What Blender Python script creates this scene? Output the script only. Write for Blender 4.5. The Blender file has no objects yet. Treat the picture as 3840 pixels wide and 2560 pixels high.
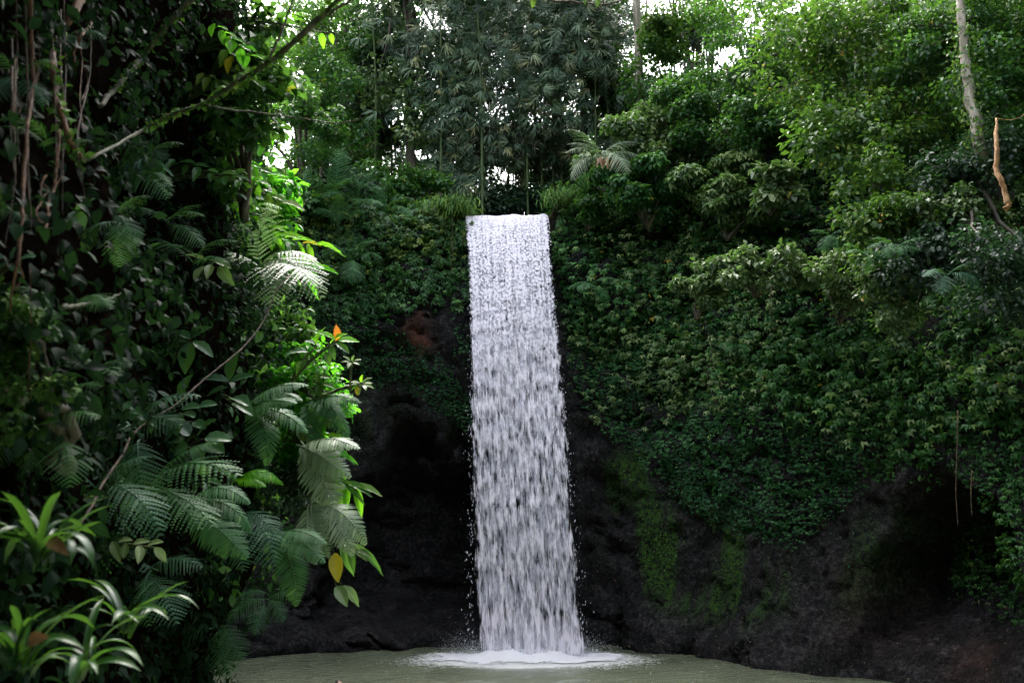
import bpy, math, random
import numpy as np

sc = bpy.context.scene
COL = sc.collection
rng = np.random.default_rng(11)
R = math.radians

# ------------------------------------------------------------------ camera
HF = 60.0; PITCH = 12.0; CAMZ = 3.5
cam_d = bpy.data.cameras.new('camera'); cam = bpy.data.objects.new('camera', cam_d); COL.objects.link(cam)
cam_d.sensor_width = 36.0; cam_d.lens = 18.0 / math.tan(R(HF / 2)); cam_d.clip_start = 0.05; cam_d.clip_end = 500
cam.location = (0, 0, CAMZ); cam.rotation_euler = (R(90 + PITCH), 0, 0)
cam_d.dof.use_dof = True; cam_d.dof.focus_distance = 24.0; cam_d.dof.aperture_fstop = 2.8
sc.camera = cam
# ------------------------------------------------------------------ sky, sun, exposure
SUN_EL, SUN_AZ = 60.0, -18.0          # azimuth measured from +y towards +x
w = bpy.data.worlds.new('World'); sc.world = w; w.use_nodes = True
nt = w.node_tree; nt.nodes.clear()
sky = nt.nodes.new('ShaderNodeTexSky'); sky.sky_type = 'NISHITA'; sky.sun_disc = False
sky.sun_elevation = R(SUN_EL); sky.sun_rotation = R(SUN_AZ); sky.dust_density = 6.0; sky.air_density = 1.0
hs = nt.nodes.new('ShaderNodeHueSaturation'); hs.inputs['Saturation'].default_value = 0.35
bg = nt.nodes.new('ShaderNodeBackground'); bg.inputs['Strength'].default_value = 0.15
wo = nt.nodes.new('ShaderNodeOutputWorld')
nt.links.new(sky.outputs[0], hs.inputs['Color']); nt.links.new(hs.outputs[0], bg.inputs[0]); nt.links.new(bg.outputs[0], wo.inputs[0])
sd = bpy.data.lights.new('sun', 'SUN'); so = bpy.data.objects.new('sun', sd); COL.objects.link(so)
sd.energy = .65; sd.angle = R(24); sd.color = (1.0, 0.95, 0.86)
so.rotation_euler = (R(90 - SUN_EL), 0, R(180 - SUN_AZ))
sc.view_settings.view_transform = 'Standard'; sc.view_settings.look = 'None'
sc.view_settings.exposure = 2.98; sc.view_settings.gamma = 1.0
sc.render.engine = 'CYCLES'
cy = sc.cycles
cy.max_bounces = 5; cy.diffuse_bounces = 2; cy.glossy_bounces = 2; cy.transmission_bounces = 3; cy.transparent_max_bounces = 16
cy.use_denoising = True; cy.caustics_reflective = False; cy.caustics_refractive = False
cy.sample_clamp_indirect = 3.0

# ------------------------------------------------------------------ projection helpers (world points from the photograph's sight lines)
K = 2 * math.tan(R(HF / 2)) / 1024
cp, sp = math.cos(R(PITCH)), math.sin(R(PITCH))
def at(px, py, Y):
    u = (px - 512) * K; v = (341 - py) * K
    y = cp - v * sp; z = sp + v * cp
    return np.array([u * Y / y, Y, CAMZ + z * Y / y])
def project(P):
    P = np.asarray(P, float); x = P[..., 0]; y = P[..., 1]; z = P[..., 2] - CAMZ
    f = y * cp + z * sp; v = -y * sp + z * cp
    f = np.where(np.abs(f) < 1e-3, 1e-3, f)
    px = 512 + x / f / K; py = 341 - v / f / K
    return np.where(f > 0, px, 1e5), np.where(f > 0, py, 1e5), f

# ------------------------------------------------------------------ noise
_L = np.random.default_rng(3).random((64, 64, 64))
def vnoise(x, y, z):
    xi = np.floor(x).astype(int); yi = np.floor(y).astype(int); zi = np.floor(z).astype(int)
    fx, fy, fz = x - xi, y - yi, z - zi
    fx = fx * fx * (3 - 2 * fx); fy = fy * fy * (3 - 2 * fy); fz = fz * fz * (3 - 2 * fz)
    r = 0
    for a in (0, 1):
        for b in (0, 1):
            for c in (0, 1):
                wgt = (fx if a else 1 - fx) * (fy if b else 1 - fy) * (fz if c else 1 - fz)
                r = r + wgt * _L[(xi + a) & 63, (yi + b) & 63, (zi + c) & 63]
    return r
def fbm(x, y, z, o=4):
    r = 0; a = 0.5; f = 1.0; t = 0
    for i in range(o):
        r = r + a * vnoise(x * f + 7.3 * i, y * f + 3.1 * i, z * f + 11.7 * i); t += a; a *= 0.5; f *= 2.03
    return r / t
def sstep(a, b, x):
    t = np.clip((x - a) / (b - a), 0, 1); return t * t * (3 - 2 * t)
def inpoly(px, py, poly):
    px = np.asarray(px); py = np.asarray(py); r = np.zeros(px.shape, bool); n = len(poly)
    for i in range(n):
        x1, y1 = poly[i]; x2, y2 = poly[(i + 1) % n]
        if y1 == y2: continue
        c = ((y1 > py) != (y2 > py)) & (px < (x2 - x1) * (py - y1) / (y2 - y1) + x1)
        r ^= c
    return r
def nrm(v): return v / (np.linalg.norm(v, axis=-1, keepdims=True) + 1e-9)

# ------------------------------------------------------------------ materials
def mat(name):
    m = bpy.data.materials.new(name); m.use_nodes = True; t = m.node_tree; t.nodes.clear()
    return m, t, t.nodes.new('ShaderNodeOutputMaterial')
def N(t, kind, **kw):
    n = t.nodes.new(kind)
    for k, v in kw.items():
        if k.startswith('i_'):
            n.inputs[k[2:].replace('_', ' ')].default_value = v
        else: setattr(n, k, v)
    return n
def ramp(t, fac, stops, interp='LINEAR'):
    r = t.nodes.new('ShaderNodeValToRGB'); r.color_ramp.interpolation = interp
    e = r.color_ramp.elements
    while len(e) < len(stops): e.new(0.5)
    for i, (p, c) in enumerate(stops):
        e[i].position = p; e[i].color = (c[0], c[1], c[2], 1) if not isinstance(c, (int, float)) else (c, c, c, 1)
    if fac is not None: t.links.new(fac, r.inputs[0])
    return r
def leaf_mat(name, stops, rough=0.48, trans=0.28, tcol=(0.16, 0.38, 0.03), spec=0.4):
    m, t, out = mat(name)
    at_ = N(t, 'ShaderNodeAttribute', attribute_name='tint')
    rp = ramp(t, at_.outputs['Fac'], stops)
    b = N(t, 'ShaderNodeBsdfPrincipled'); b.inputs['Roughness'].default_value = rough
    b.inputs['Specular IOR Level'].default_value = spec
    t.links.new(rp.outputs[0], b.inputs['Base Color'])
    tr = N(t, 'ShaderNodeBsdfTranslucent')
    mx = N(t, 'ShaderNodeMix', data_type='RGBA', blend_type='MIX'); mx.inputs['Factor'].default_value = 0.6
    t.links.new(rp.outputs[0], mx.inputs[6]); mx.inputs[7].default_value = (*tcol, 1)
    t.links.new(mx.outputs[2], tr.inputs[0])
    ms = N(t, 'ShaderNodeMixShader'); ms.inputs[0].default_value = trans
    t.links.new(b.outputs[0], ms.inputs[1]); t.links.new(tr.outputs[0], ms.inputs[2]); t.links.new(ms.outputs[0], out.inputs[0])
    return m
M = {}
YEL = (0.42, 0.30, 0.02)
M['ivy'] = leaf_mat('ivy_leaf', [(0, (.006, .035, .009)), (.5, (.024, .105, .024)), (.85, (.09, .21, .05)), (.985, (.22, .33, .10)), (1, YEL)], spec=.28)
M['ivy_pale'] = leaf_mat('pale_ivy_leaf', [(0, (.025, .06, .02)), (.45, (.09, .155, .05)), (.9, (.24, .31, .12)), (.99, (.33, .38, .16)), (1, YEL)], spec=.3)  # paler ivy copy: sky highlights of the right wall put into colour
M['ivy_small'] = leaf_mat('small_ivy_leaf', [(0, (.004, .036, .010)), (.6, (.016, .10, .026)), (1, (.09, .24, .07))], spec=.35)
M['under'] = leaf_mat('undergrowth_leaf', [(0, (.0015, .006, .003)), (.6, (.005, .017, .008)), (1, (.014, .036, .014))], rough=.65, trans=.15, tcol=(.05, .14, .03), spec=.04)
M['glow'] = leaf_mat('glow_leaf', [(0, (.015, .10, .01)), (.6, (.04, .22, .015)), (1, (.16, .36, .02))], trans=.5, tcol=(.22, .75, .03))  # backlight of the bank edge put into a brighter leaf colour
M['dark'] = leaf_mat('dark_leaf', [(0, (.006, .018, .010)), (.6, (.016, .042, .022)), (1, (.035, .075, .03))], trans=.22, tcol=(.08, .22, .05))
M['mid'] = leaf_mat('mid_leaf', [(0, (.010, .045, .012)), (.6, (.030, .11, .026)), (.97, (.12, .25, .06)), (1, YEL)], trans=.3)
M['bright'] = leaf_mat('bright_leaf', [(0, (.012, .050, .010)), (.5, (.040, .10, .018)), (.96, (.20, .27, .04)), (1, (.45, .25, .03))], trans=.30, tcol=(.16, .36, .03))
M['pale'] = leaf_mat('pale_leaf', [(0, (.03, .065, .03)), (.5, (.13, .19, .08)), (.97, (.34, .40, .20)), (1, YEL)], rough=.38)
M['bamboo'] = leaf_mat('bamboo_leaf', [(0, (.010, .032, .017)), (.5, (.036, .085, .042)), (.9, (.14, .20, .11)), (1, (.32, .32, .14))], trans=.2, tcol=(.1, .18, .05))
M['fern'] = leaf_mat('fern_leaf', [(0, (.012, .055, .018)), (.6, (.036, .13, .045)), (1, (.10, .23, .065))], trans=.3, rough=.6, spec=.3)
M['fern_bright'] = leaf_mat('bright_fern_leaf', [(0, (.03, .17, .01)), (.6, (.10, .34, .015)), (1, (.30, .46, .02))], trans=.55, tcol=(.35, .85, .03))  # brighter copy of the fern leaf, backlight put into its colour
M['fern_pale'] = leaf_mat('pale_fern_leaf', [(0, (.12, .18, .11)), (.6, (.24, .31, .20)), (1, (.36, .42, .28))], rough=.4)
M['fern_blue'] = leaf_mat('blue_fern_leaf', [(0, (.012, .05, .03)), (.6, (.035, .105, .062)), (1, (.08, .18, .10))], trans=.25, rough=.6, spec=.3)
M['strap'] = leaf_mat('strap_leaf', [(0, (.003, .022, .006)), (.6, (.008, .052, .010)), (1, (.06, .12, .016))], trans=.3, rough=.42, spec=.35)
M['broad'] = leaf_mat('broad_leaf', [(0, (.010, .045, .02)), (.6, (.027, .09, .04)), (1, (.06, .14, .05))], trans=.3, rough=.4)
M['orange'] = leaf_mat('orange_leaf', [(0, (.7, .2, .02)), (1, (.8, .28, .03))], trans=.4, tcol=(.9, .3, .02))
M['yellow'] = leaf_mat('yellow_leaf', [(0, (.25, .24, .02)), (1, (.45, .38, .03))], trans=.4, tcol=(.6, .5, .02))
M['dead'] = leaf_mat('dead_leaf', [(0, (.10, .055, .025)), (1, (.24, .14, .06))], trans=.1, tcol=(.3, .15, .05))
M['moss'] = leaf_mat('moss', [(0, (.02, .06, .008)), (.6, (.05, .14, .014)), (1, (.13, .22, .02))], rough=.8, trans=.1)

def bark_mat(name, c1, c2, c3, scale=6.0, rough=.85):
    m, t, out = mat(name)
    tc = N(t, 'ShaderNodeTexCoord'); mp = N(t, 'ShaderNodeMapping'); mp.inputs['Scale'].default_value = (scale, scale, scale * .35)
    t.links.new(tc.outputs['Object'], mp.inputs[0])
    n1 = N(t, 'ShaderNodeTexNoise'); n1.inputs['Scale'].default_value = 1.0; n1.inputs['Detail'].default_value = 7; n1.inputs['Roughness'].default_value = .65
    t.links.new(mp.outputs[0], n1.inputs['Vector'])
    rp = ramp(t, n1.outputs[0], [(.32, c1), (.5, c2), (.68, c3)])
    b = N(t, 'ShaderNodeBsdfPrincipled'); b.inputs['Roughness'].default_value = rough
    bp = N(t, 'ShaderNodeBump'); bp.inputs['Strength'].default_value = .7; bp.inputs['Distance'].default_value = .03
    t.links.new(n1.outputs[0], bp.inputs['Height']); t.links.new(bp.outputs[0], b.inputs['Normal'])
    t.links.new(rp.outputs[0], b.inputs['Base Color']); t.links.new(b.outputs[0], out.inputs[0])
    return m
M['bark'] = bark_mat('dark_bark', (.02, .016, .012), (.05, .042, .03), (.11, .10, .07))
M['bark_pale'] = bark_mat('pale_bark', (.05, .07, .03), (.22, .19, .15), (.42, .38, .32), 4)
M['bark_moss'] = bark_mat('mossy_bark', (.015, .028, .008), (.04, .045, .02), (.11, .10, .06), 18)
M['root'] = bark_mat('orange_root', (.02, .009, .004), (.08, .033, .012), (.18, .09, .035), 22)
M['root_gold'] = bark_mat('golden_bark', (.06, .028, .010), (.18, .09, .028), (.32, .19, .07), 20)
M['liana'] = bark_mat('dim_liana', (.012, .007, .004), (.035, .020, .010), (.09, .052, .026), 14)
M['stem'] = bark_mat('green_stem', (.02, .05, .015), (.05, .08, .025), (.10, .12, .04), 12)

# rock of the gorge: dark wet volcanic rock with moss, rust and painted left-bank shade
def rock_material():
    m, t, out = mat('gorge_rock')
    L = t.links.new
    tc = N(t, 'ShaderNodeTexCoord')
    n1 = N(t, 'ShaderNodeTexNoise'); n1.inputs['Scale'].default_value = 1.6; n1.inputs['Detail'].default_value = 10; n1.inputs['Roughness'].default_value = .68
    n2 = N(t, 'ShaderNodeTexNoise'); n2.inputs['Scale'].default_value = 14; n2.inputs['Detail'].default_value = 6; n2.inputs['Roughness'].default_value = .7
    vo = N(t, 'ShaderNodeTexVoronoi'); vo.inputs['Scale'].default_value = 9
    for n in (n1, n2, vo): L(tc.outputs['Object'], n.inputs['Vector'])
    n5 = N(t, 'ShaderNodeTexNoise'); n5.inputs['Scale'].default_value = 7.5; n5.inputs['Detail'].default_value = 9; n5.inputs['Roughness'].default_value = .8; L(tc.outputs['Object'], n5.inputs['Vector'])
    mm = N(t, 'ShaderNodeMath', operation='MULTIPLY_ADD'); L(n5.outputs[0], mm.inputs[0]); mm.inputs[1].default_value = 1.1; ml = N(t, 'ShaderNodeMath', operation='MULTIPLY'); L(n1.outputs[0], ml.inputs[0]); ml.inputs[1].default_value = .5; L(ml.outputs[0], mm.inputs[2])
    base = ramp(t, mm.outputs[0], [(.66, (.002, .002, .0022)), (.79, (.012, .0115, .012)), (.92, (.045, .042, .043)), (1.0, (.11, .10, .10))])
    sp_ = ramp(t, n2.outputs[0], [(.62, 0.0), (.74, 1.0)])
    mixs = N(t, 'ShaderNodeMix', data_type='RGBA'); L(sp_.outputs[0], mixs.inputs[0]); L(base.outputs[0], mixs.inputs[6]); mixs.inputs[7].default_value = (.075, .07, .068, 1)
    n4 = N(t, 'ShaderNodeTexNoise'); n4.inputs['Scale'].default_value = 38; n4.inputs['Detail'].default_value = 3; L(tc.outputs['Object'], n4.inputs['Vector'])
    fl = ramp(t, n4.outputs[0], [(.665, 0.0), (.70, 1.0)]); mf = N(t, 'ShaderNodeMix', data_type='RGBA'); L(fl.outputs[0], mf.inputs[0]); L(mixs.outputs[2], mf.inputs[6]); mf.inputs[7].default_value = (.20, .19, .175, 1); mixs = mf
    # masks stored on the mesh: moss, rust, shade painted on the left bank
    am = N(t, 'ShaderNodeAttribute', attribute_name='moss'); ar = N(t, 'ShaderNodeAttribute', attribute_name='rust'); ao = N(t, 'ShaderNodeAttribute', attribute_name='ochre')
    def masked(prev, attr, noise, col1, col2, lo=.42, hi=.6):
        r_ = ramp(t, noise.outputs[0], [(lo, 0.0), (hi, 1.0)])
        mu = N(t, 'ShaderNodeMath', operation='MULTIPLY', use_clamp=True); L(attr.outputs['Fac'], mu.inputs[0]); L(r_.outputs[0], mu.inputs[1])
        c = ramp(t, n2.outputs[0], [(.35, col1), (.65, col2)])
        mx = N(t, 'ShaderNodeMix', data_type='RGBA'); L(mu.outputs[0], mx.inputs[0]); L(prev, mx.inputs[6]); L(c.outputs[0], mx.inputs[7])
        return mx.outputs[2]
    c = masked(mixs.outputs[2], am, n5, (.008, .030, .006), (.055, .14, .016), .45, .55)
    c = masked(c, ar, n1, (.035, .014, .009), (.16, .062, .036), .38, .56)
    c = masked(c, ao, n1, (.10, .075, .015), (.26, .20, .04), .3, .5)
    as_ = N(t, 'ShaderNodeAttribute', attribute_name='soil_shade'); sc_ = ramp(t, n2.outputs[0], [(.35, (.003, .0025, .002)), (.7, (.011, .008, .006))])  # near-black earth tone: the left bank's shade put into the rock colour
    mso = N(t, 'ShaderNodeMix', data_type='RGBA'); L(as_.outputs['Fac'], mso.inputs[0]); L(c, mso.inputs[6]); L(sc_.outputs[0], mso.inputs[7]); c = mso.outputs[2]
    b = N(t, 'ShaderNodeBsdfPrincipled'); L(c, b.inputs['Base Color']); ss_ = N(t, 'ShaderNodeMapRange'); ss_.inputs['To Min'].default_value = .16; ss_.inputs['To Max'].default_value = 0.0; L(as_.outputs['Fac'], ss_.inputs['Value']); L(ss_.outputs[0], b.inputs['Specular IOR Level'])
    rr = ramp(t, n1.outputs[0], [(.3, .45), (.7, .85)]); L(rr.outputs[0], b.inputs['Roughness'])
    add = N(t, 'ShaderNodeMath', operation='MULTIPLY_ADD'); L(n2.outputs[0], add.inputs[0]); add.inputs[1].default_value = .35; L(n1.outputs[0], add.inputs[2])
    bp = N(t, 'ShaderNodeBump'); bp.inputs['Strength'].default_value = 1.0; bp.inputs['Distance'].default_value = .22
    L(add.outputs[0], bp.inputs['Height']); L(bp.outputs[0], b.inputs['Normal']); L(b.outputs[0], out.inputs[0])
    return m
M['rock'] = rock_material()

# ------------------------------------------------------------------ mesh helpers
def mesh_data(name, V, F, mats, tint=None, smooth=False, attrs=None, uv=None):
    V = np.ascontiguousarray(V, dtype=np.float32); F = np.ascontiguousarray(F, dtype=np.int32)
    me = bpy.data.meshes.new(name); k = F.shape[1]
    me.vertices.add(len(V)); me.vertices.foreach_set('co', V.ravel())
    me.loops.add(F.size); me.loops.foreach_set('vertex_index', F.ravel())
    me.polygons.add(len(F)); me.polygons.foreach_set('loop_start', np.arange(0, F.size, k, dtype=np.int32))
    me.polygons.foreach_set('loop_total', np.full(len(F), k, dtype=np.int32))
    if smooth: me.polygons.foreach_set('use_smooth', np.ones(len(F), bool))
    me.update(calc_edges=True)
    A = dict(attrs or {})
    if tint is not None: A['tint'] = tint
    for n, a in A.items():
        at_ = me.attributes.new(n, 'FLOAT', 'POINT'); at_.data.foreach_set('value', np.ascontiguousarray(a, dtype=np.float32))
    if uv is not None:
        ul = me.uv_layers.new(name='UVMap'); ul.data.foreach_set('uv', np.ascontiguousarray(uv[F.ravel()], dtype=np.float32).ravel())
    me.materials.append(mats)
    return me
def obj(name, me, parent=None, loc=None):
    o = bpy.data.objects.new(name, me); COL.objects.link(o)
    if parent is not None: o.parent = parent
    if loc is not None: o.location = loc
    return o
def tag(o, label=None, cat=None, group=None, kind=None):
    if label: o['label'] = label
    if cat: o['category'] = cat
    if group: o['group'] = group
    if kind: o['kind'] = kind
    return o
def thing(name, loc, label, cat, group=None, rz=0):
    o = bpy.data.objects.new(name, None); COL.objects.link(o); o.empty_display_size = .2
    o.location = loc; o.rotation_euler = (0, 0, rz)
    return tag(o, label, cat, group)
class Acc:
    def __init__(s): s.V = []; s.F = []; s.T = []; s.n = 0
    def add(s, V, F, T=None):
        s.V.append(V); s.F.append(np.asarray(F) + s.n); s.n += len(V)
        s.T.append(np.full(len(V), .5) if T is None else T)
    def data(s, name, m, smooth=False):
        return mesh_data(name, np.concatenate(s.V), np.concatenate(s.F), m, np.concatenate(s.T), smooth)
def tube(P, rad, k=6, wob=0.0):
    P = np.asarray(P, float); n = len(P); rad = np.broadcast_to(np.asarray(rad, float), (n,))
    T = np.gradient(P, axis=0); T = nrm(T)
    ref = np.array([0.31, 0.2, 1.0]) if abs(T[0][2]) < .8 else np.array([1.0, .3, 0])
    A = nrm(np.cross(T, ref)); B = np.cross(T, A)
    a = np.arange(k) * 2 * np.pi / k
    rr = rad[:, None] * (1 + wob * (rng.random((n, k)) - .5))
    V = (P[:, None] + rr[..., None] * (np.cos(a)[None, :, None] * A[:, None] + np.sin(a)[None, :, None] * B[:, None])).reshape(-1, 3)
    F = []
    for i in range(n - 1):
        for j in range(k):
            q = (i * k + j, i * k + (j + 1) % k, (i + 1) * k + (j + 1) % k, (i + 1) * k + j)
            F += [(q[0], q[1], q[2]), (q[0], q[2], q[3])]
    V = np.vstack([V, P[:1], P[-1:]]); c0 = n * k
    for j in range(k): F += [(c0, (j + 1) % k, j), (c0 + 1, (n - 1) * k + j, (n - 1) * k + (j + 1) % k)]
    return V, np.array(F)
def curve(P, n=12, jit=0.0):
    P = np.asarray(P, float); m = len(P)
    if m == 2: P = np.vstack([P[0], (P[0] + P[1]) / 2, P[1]]); m = 3
    Q = np.vstack([2 * P[0] - P[1], P, 2 * P[-1] - P[-2]])
    out = []
    for s in np.linspace(0, m - 1, n):
        i = min(int(s), m - 2); t = s - i; a, b, c, d = Q[i], Q[i + 1], Q[i + 2], Q[i + 3]
        out.append(.5 * ((2 * b) + (-a + c) * t + (2 * a - 5 * b + 4 * c - d) * t * t + (-a + 3 * b - 3 * c + d) * t ** 3))
    out = np.array(out)
    if jit: out[1:-1] += rng.normal(0, jit, (n - 2, 3))
    return out
# leaf templates: x across, y along the leaf, z its upper side
def T_leaf(w=.3, curl=.25, fold=.09):
    V = np.array([(0, 0, 0), (-w, .38, fold), (0, .45, 0), (w, .38, fold), (-w * .72, .72, fold - curl * .45), (w * .72, .72, fold - curl * .45), (0, 1, -curl)], float)
    F = [(0, 2, 1), (0, 3, 2), (1, 2, 4), (2, 3, 5), (2, 6, 4), (2, 5, 6)]
    return V, np.array(F)
def T_small(w=.33, curl=.2):
    V = np.array([(0, 0, 0), (-w, .45, .08), (0, .5, 0), (w, .45, .08), (0, 1, -curl)], float)
    return V, np.array([(0, 2, 1), (0, 3, 2), (1, 2, 4), (2, 3, 4)])
def T_lance(w=.085, curl=.3):
    V = np.array([(0, 0, 0), (-w, .3, .02), (w, .3, .02), (-w * .8, .65, -curl * .35), (w * .8, .65, -curl * .35), (0, 1, -curl)], float)
    return V, np.array([(0, 2, 1), (1, 2, 4), (1, 4, 3), (3, 4, 5)])
def rotz(V, a):
    c, s = math.cos(a), math.sin(a); W = V.copy(); W[:, 0] = V[:, 0] * c - V[:, 1] * s; W[:, 1] = V[:, 0] * s + V[:, 1] * c; return W
def merge(parts):
    V = []; F = []; n = 0
    for v, f in parts: V.append(v); F.append(f + n); n += len(v)
    return np.vstack(V), np.vstack(F)
def T_trio():
    a = T_small(.27, .5); P = [a]
    for s in (-1, 1):
        v, f = T_small(.26, .48); v = v * .9; P.append((rotz(v, s * 1.0), f))
    return merge(P)
def T_fan(n=6):
    P = []
    for i in range(n):
        v, f = T_lance(.055, .35); L = 1 - .25 * abs(i / (n - 1) - .5) * 2
        w_ = rotz(v * L, (i / (n - 1) - .5) * 1.7 + .12 * (i % 2)); w_[:, 2] += .06 * (i % 3); P.append((w_, f))
    return merge(P)
def T_spray(n=7):          # short twig with alternate small leaves
    P = []
    for i in range(n):
        v, f = T_small(.34, .2); v = rotz(v * .36, (1 if i % 2 else -1) * 1.0 * (1 - i / n * .6)); v[:, 1] += i / n * .8; v[:, 2] += -.12 * (i / n) ** 2 + .02 * (i % 3)
        P.append((v, f))
    return merge(P)
TM = dict(leaf=T_leaf(), small=T_small(), trio=T_trio(), lance=T_lance(.12), fan=T_fan(), spray=T_spray(), broad=T_leaf(.36, .3, .1))
def scatter(tm, P, D, Nn, S, tint):
    """place template tm at P, along D, upper side Nn, size S -> V, F, tint"""
    V0, F0 = TM[tm] if isinstance(tm, str) else tm
    D = nrm(D); X = nrm(np.cross(D, Nn)); Z = np.cross(X, D)
    n = len(P)
    V = P[:, None] + S[:, None, None] * (V0[None, :, 0, None] * X[:, None] + V0[None, :, 1, None] * D[:, None] + V0[None, :, 2, None] * Z[:, None])
    F = F0[None] + (np.arange(n) * len(V0))[:, None, None]
    return V.reshape(-1, 3), F.reshape(-1, 3), np.repeat(tint, len(V0))
def rnd(n): return rng.normal(0, 1, (n, 3))

# ------------------------------------------------------------------ the gorge: one wall running left bank -> back -> right side
#  x, y, height of rim, slope behind the rim, lean back
PLAN = [(9.0, -14.5, 14, .5, 0), (3.2, -16, 14, .5, 0), (-1.8, -14, 14, .5, 0), (-2.9, -9, 14, .5, 0), (-2.6, -4, 14, .5, 0), (-2.5, 1.5, 14, .5, .0), (-2.7, 4, 14, .5, .0), (-3.0, 7, 14, .5, .02), (-3.3, 9.6, 12.9, .3, .03), (-4.3, 11.9, 12.4, .3, .02),  # leading points: unseen rock end added to block low sky behind the camera
        (-6.4, 14.5, 12.8, .3, 0), (-7.7, 18, 14.5, .3, -.06), (-8.0, 22.5, 14.3, .35, -.06), (-6.9, 26, 13.9, .45, 0), (-4.4, 27.7, 13.7, .42, 0), (-1.8, 28.1, 13.75, .3, 0), (-1.45, 28.1, 13.42, .12, 0), (1.1, 28.1, 13.42, .12, 0),
        (1.5, 28.0, 14.2, .3, 0), (2.7, 27.7, 14.8, .5, .02), (4.6, 26.6, 16.0, .7, .05), (6.6, 24.6, 17.5, .9, .10), (8.9, 22.0, 18, 1.1, .14), (10.1, 19.2, 18, 1.2, .14), (10.5, 15.5, 17.5, 1.2, .12), (10.6, 11, 17, 1.1, .1),
        (10.4, 6, 16, 1, .1), (9.8, 0, 15, .8, .1), (9.4, -9, 14, .6, .1)]
PL = np.array(PLAN)
def cat(P, step=.15):
    d = np.linalg.norm(np.diff(P[:, :2], axis=0), axis=1); s = np.concatenate([[0], np.cumsum(d)])
    n = int(s[-1] / step); q = np.linspace(0, s[-1], n); tang = np.gradient(P, s, axis=0)
    i = np.clip(np.searchsorted(s, q, 'right') - 1, 0, len(P) - 2); h = (s[i + 1] - s[i])[:, None]; t = ((q - s[i]) / (s[i + 1] - s[i]))[:, None]
    h00 = 2 * t ** 3 - 3 * t ** 2 + 1; h10 = t ** 3 - 2 * t ** 2 + t; h01 = -2 * t ** 3 + 3 * t ** 2; h11 = t ** 3 - t ** 2
    out = h00 * P[i] + h10 * h * tang[i] + h01 * P[i + 1] + h11 * h * tang[i + 1]
    lin = (1 - t) * P[i] + t * P[i + 1]; out[:, 2:] = lin[:, 2:]
    return out
S_ = cat(PL); ns = len(S_)
tg = nrm(np.gradient(S_[:, :2], axis=0)); NI = np.stack([tg[:, 1], -tg[:, 0]], 1)      # towards the pool
for _ in range(6): NI[1:-1] = nrm(NI[:-2] + 2 * NI[1:-1] + NI[2:])
H = S_[:, 2]; SL = S_[:, 3]; LEAN = S_[:, 4]
tt = np.concatenate([np.linspace(0, 1, 130), 1 + np.linspace(.01, 1, 60) ** 1.3])   # 0..1 face, 1..2 ground behind the rim
nt_ = len(tt)
TTg, Hg = np.meshgrid(tt, H); SLg = SL[:, None]; fx = S_[:, 0][:, None]; fy = S_[:, 1][:, None]
face = np.minimum(TTg, 1); back = np.maximum(TTg - 1, 0) * 24.0
Zg = -1.2 + face * (Hg + 1.2)
arc = np.arange(ns)[:, None] * .15
XX = np.broadcast_to(fx, Zg.shape); YY = np.broadcast_to(fy, Zg.shape)
big = fbm(XX * .28 + 5, YY * .28, Zg * .22) - .5; med = fbm(XX * .9, YY * .9, Zg * .6 + 9) - .5; fine = fbm(XX * 3.1, YY * 3.1, Zg * 2.5, 3) - .5
ridge = 1 - 2 * np.abs(fbm(XX * .7 + 20, YY * .7, Zg * .9 + .35 * XX) - .5) * 2
off = big * 3.0 + med * 1.2 + fine * .45 - .45 * sstep(.80, .97, ridge)
off = off * (1 - sstep(.0, 2.5, back) * .6)
off = off * (1 - .55 * (XX > 3) * (1 - sstep(3.5, 7, Zg)))
off -= LEAN[:, None] * np.maximum(Zg, 0)
fallmask = np.exp(-((XX + .1) / 2.3) ** 4) * (YY > 20)
off = off * (1 - .8 * fallmask) - .25 * fallmask * (face > 0) * (1 - sstep(.93, 1.0, face))
# caves and undercuts
lc = np.sqrt(((XX + 2.9 - .05 * Zg) / 3.0) ** 2 + (np.maximum(Zg, 0) / 6.9) ** 2) + (med * .5)
off -= 3.2 * (1 - sstep(.70, .98, lc)) * (YY > 20) * (.12 + .88 * sstep(.2, 1.5, Zg))
off -= 1.0 * sstep(.2, 1.2, Zg) * (1 - sstep(6.5, 10.5, Zg)) * sstep(-9, -7, XX) * (1 - sstep(-1.5, 0, XX)) * (YY > 20)
ia = np.argmin((S_[:, 0] - 9.2) ** 2 + (S_[:, 1] - 20.6) ** 2)
rc = np.sqrt(((arc - arc[ia, 0]) / 2.7) ** 2 + (np.maximum(Zg, 0) / 5.0) ** 2) + med * .25
off -= 3.0 * (1 - sstep(.84, .97, rc)) * (XX > 5) * sstep(-.1, 2.6, Zg)
off -= .7 * sstep(.3, 2.0, Zg) * (1 - sstep(3, 7, Zg)) * (XX > 2) * (XX < 9) * (YY > 15)
# left bank bulges out above an undercut foot
lb = (XX < -2) * (1 - sstep(11, 14, YY)) * (XX > -6)
off = off * (1 - .45 * lb) + lb * (.55 * np.exp(-((Zg - 4.2) / 2.2) ** 2) - .3 * sstep(7, 12, Zg))
off -= back
Zg = Zg + back * SLg + (fbm(XX * .4 - back * .3 * NI[:, 0][:, None], YY * .4 - back * .3 * NI[:, 1][:, None], back * .2) - .5) * 1.2 * sstep(.3, 3, back) * (1 - fallmask)
G = np.stack([XX + NI[:, 0][:, None] * off, YY + NI[:, 1][:, None] * off, Zg], -1)
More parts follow.
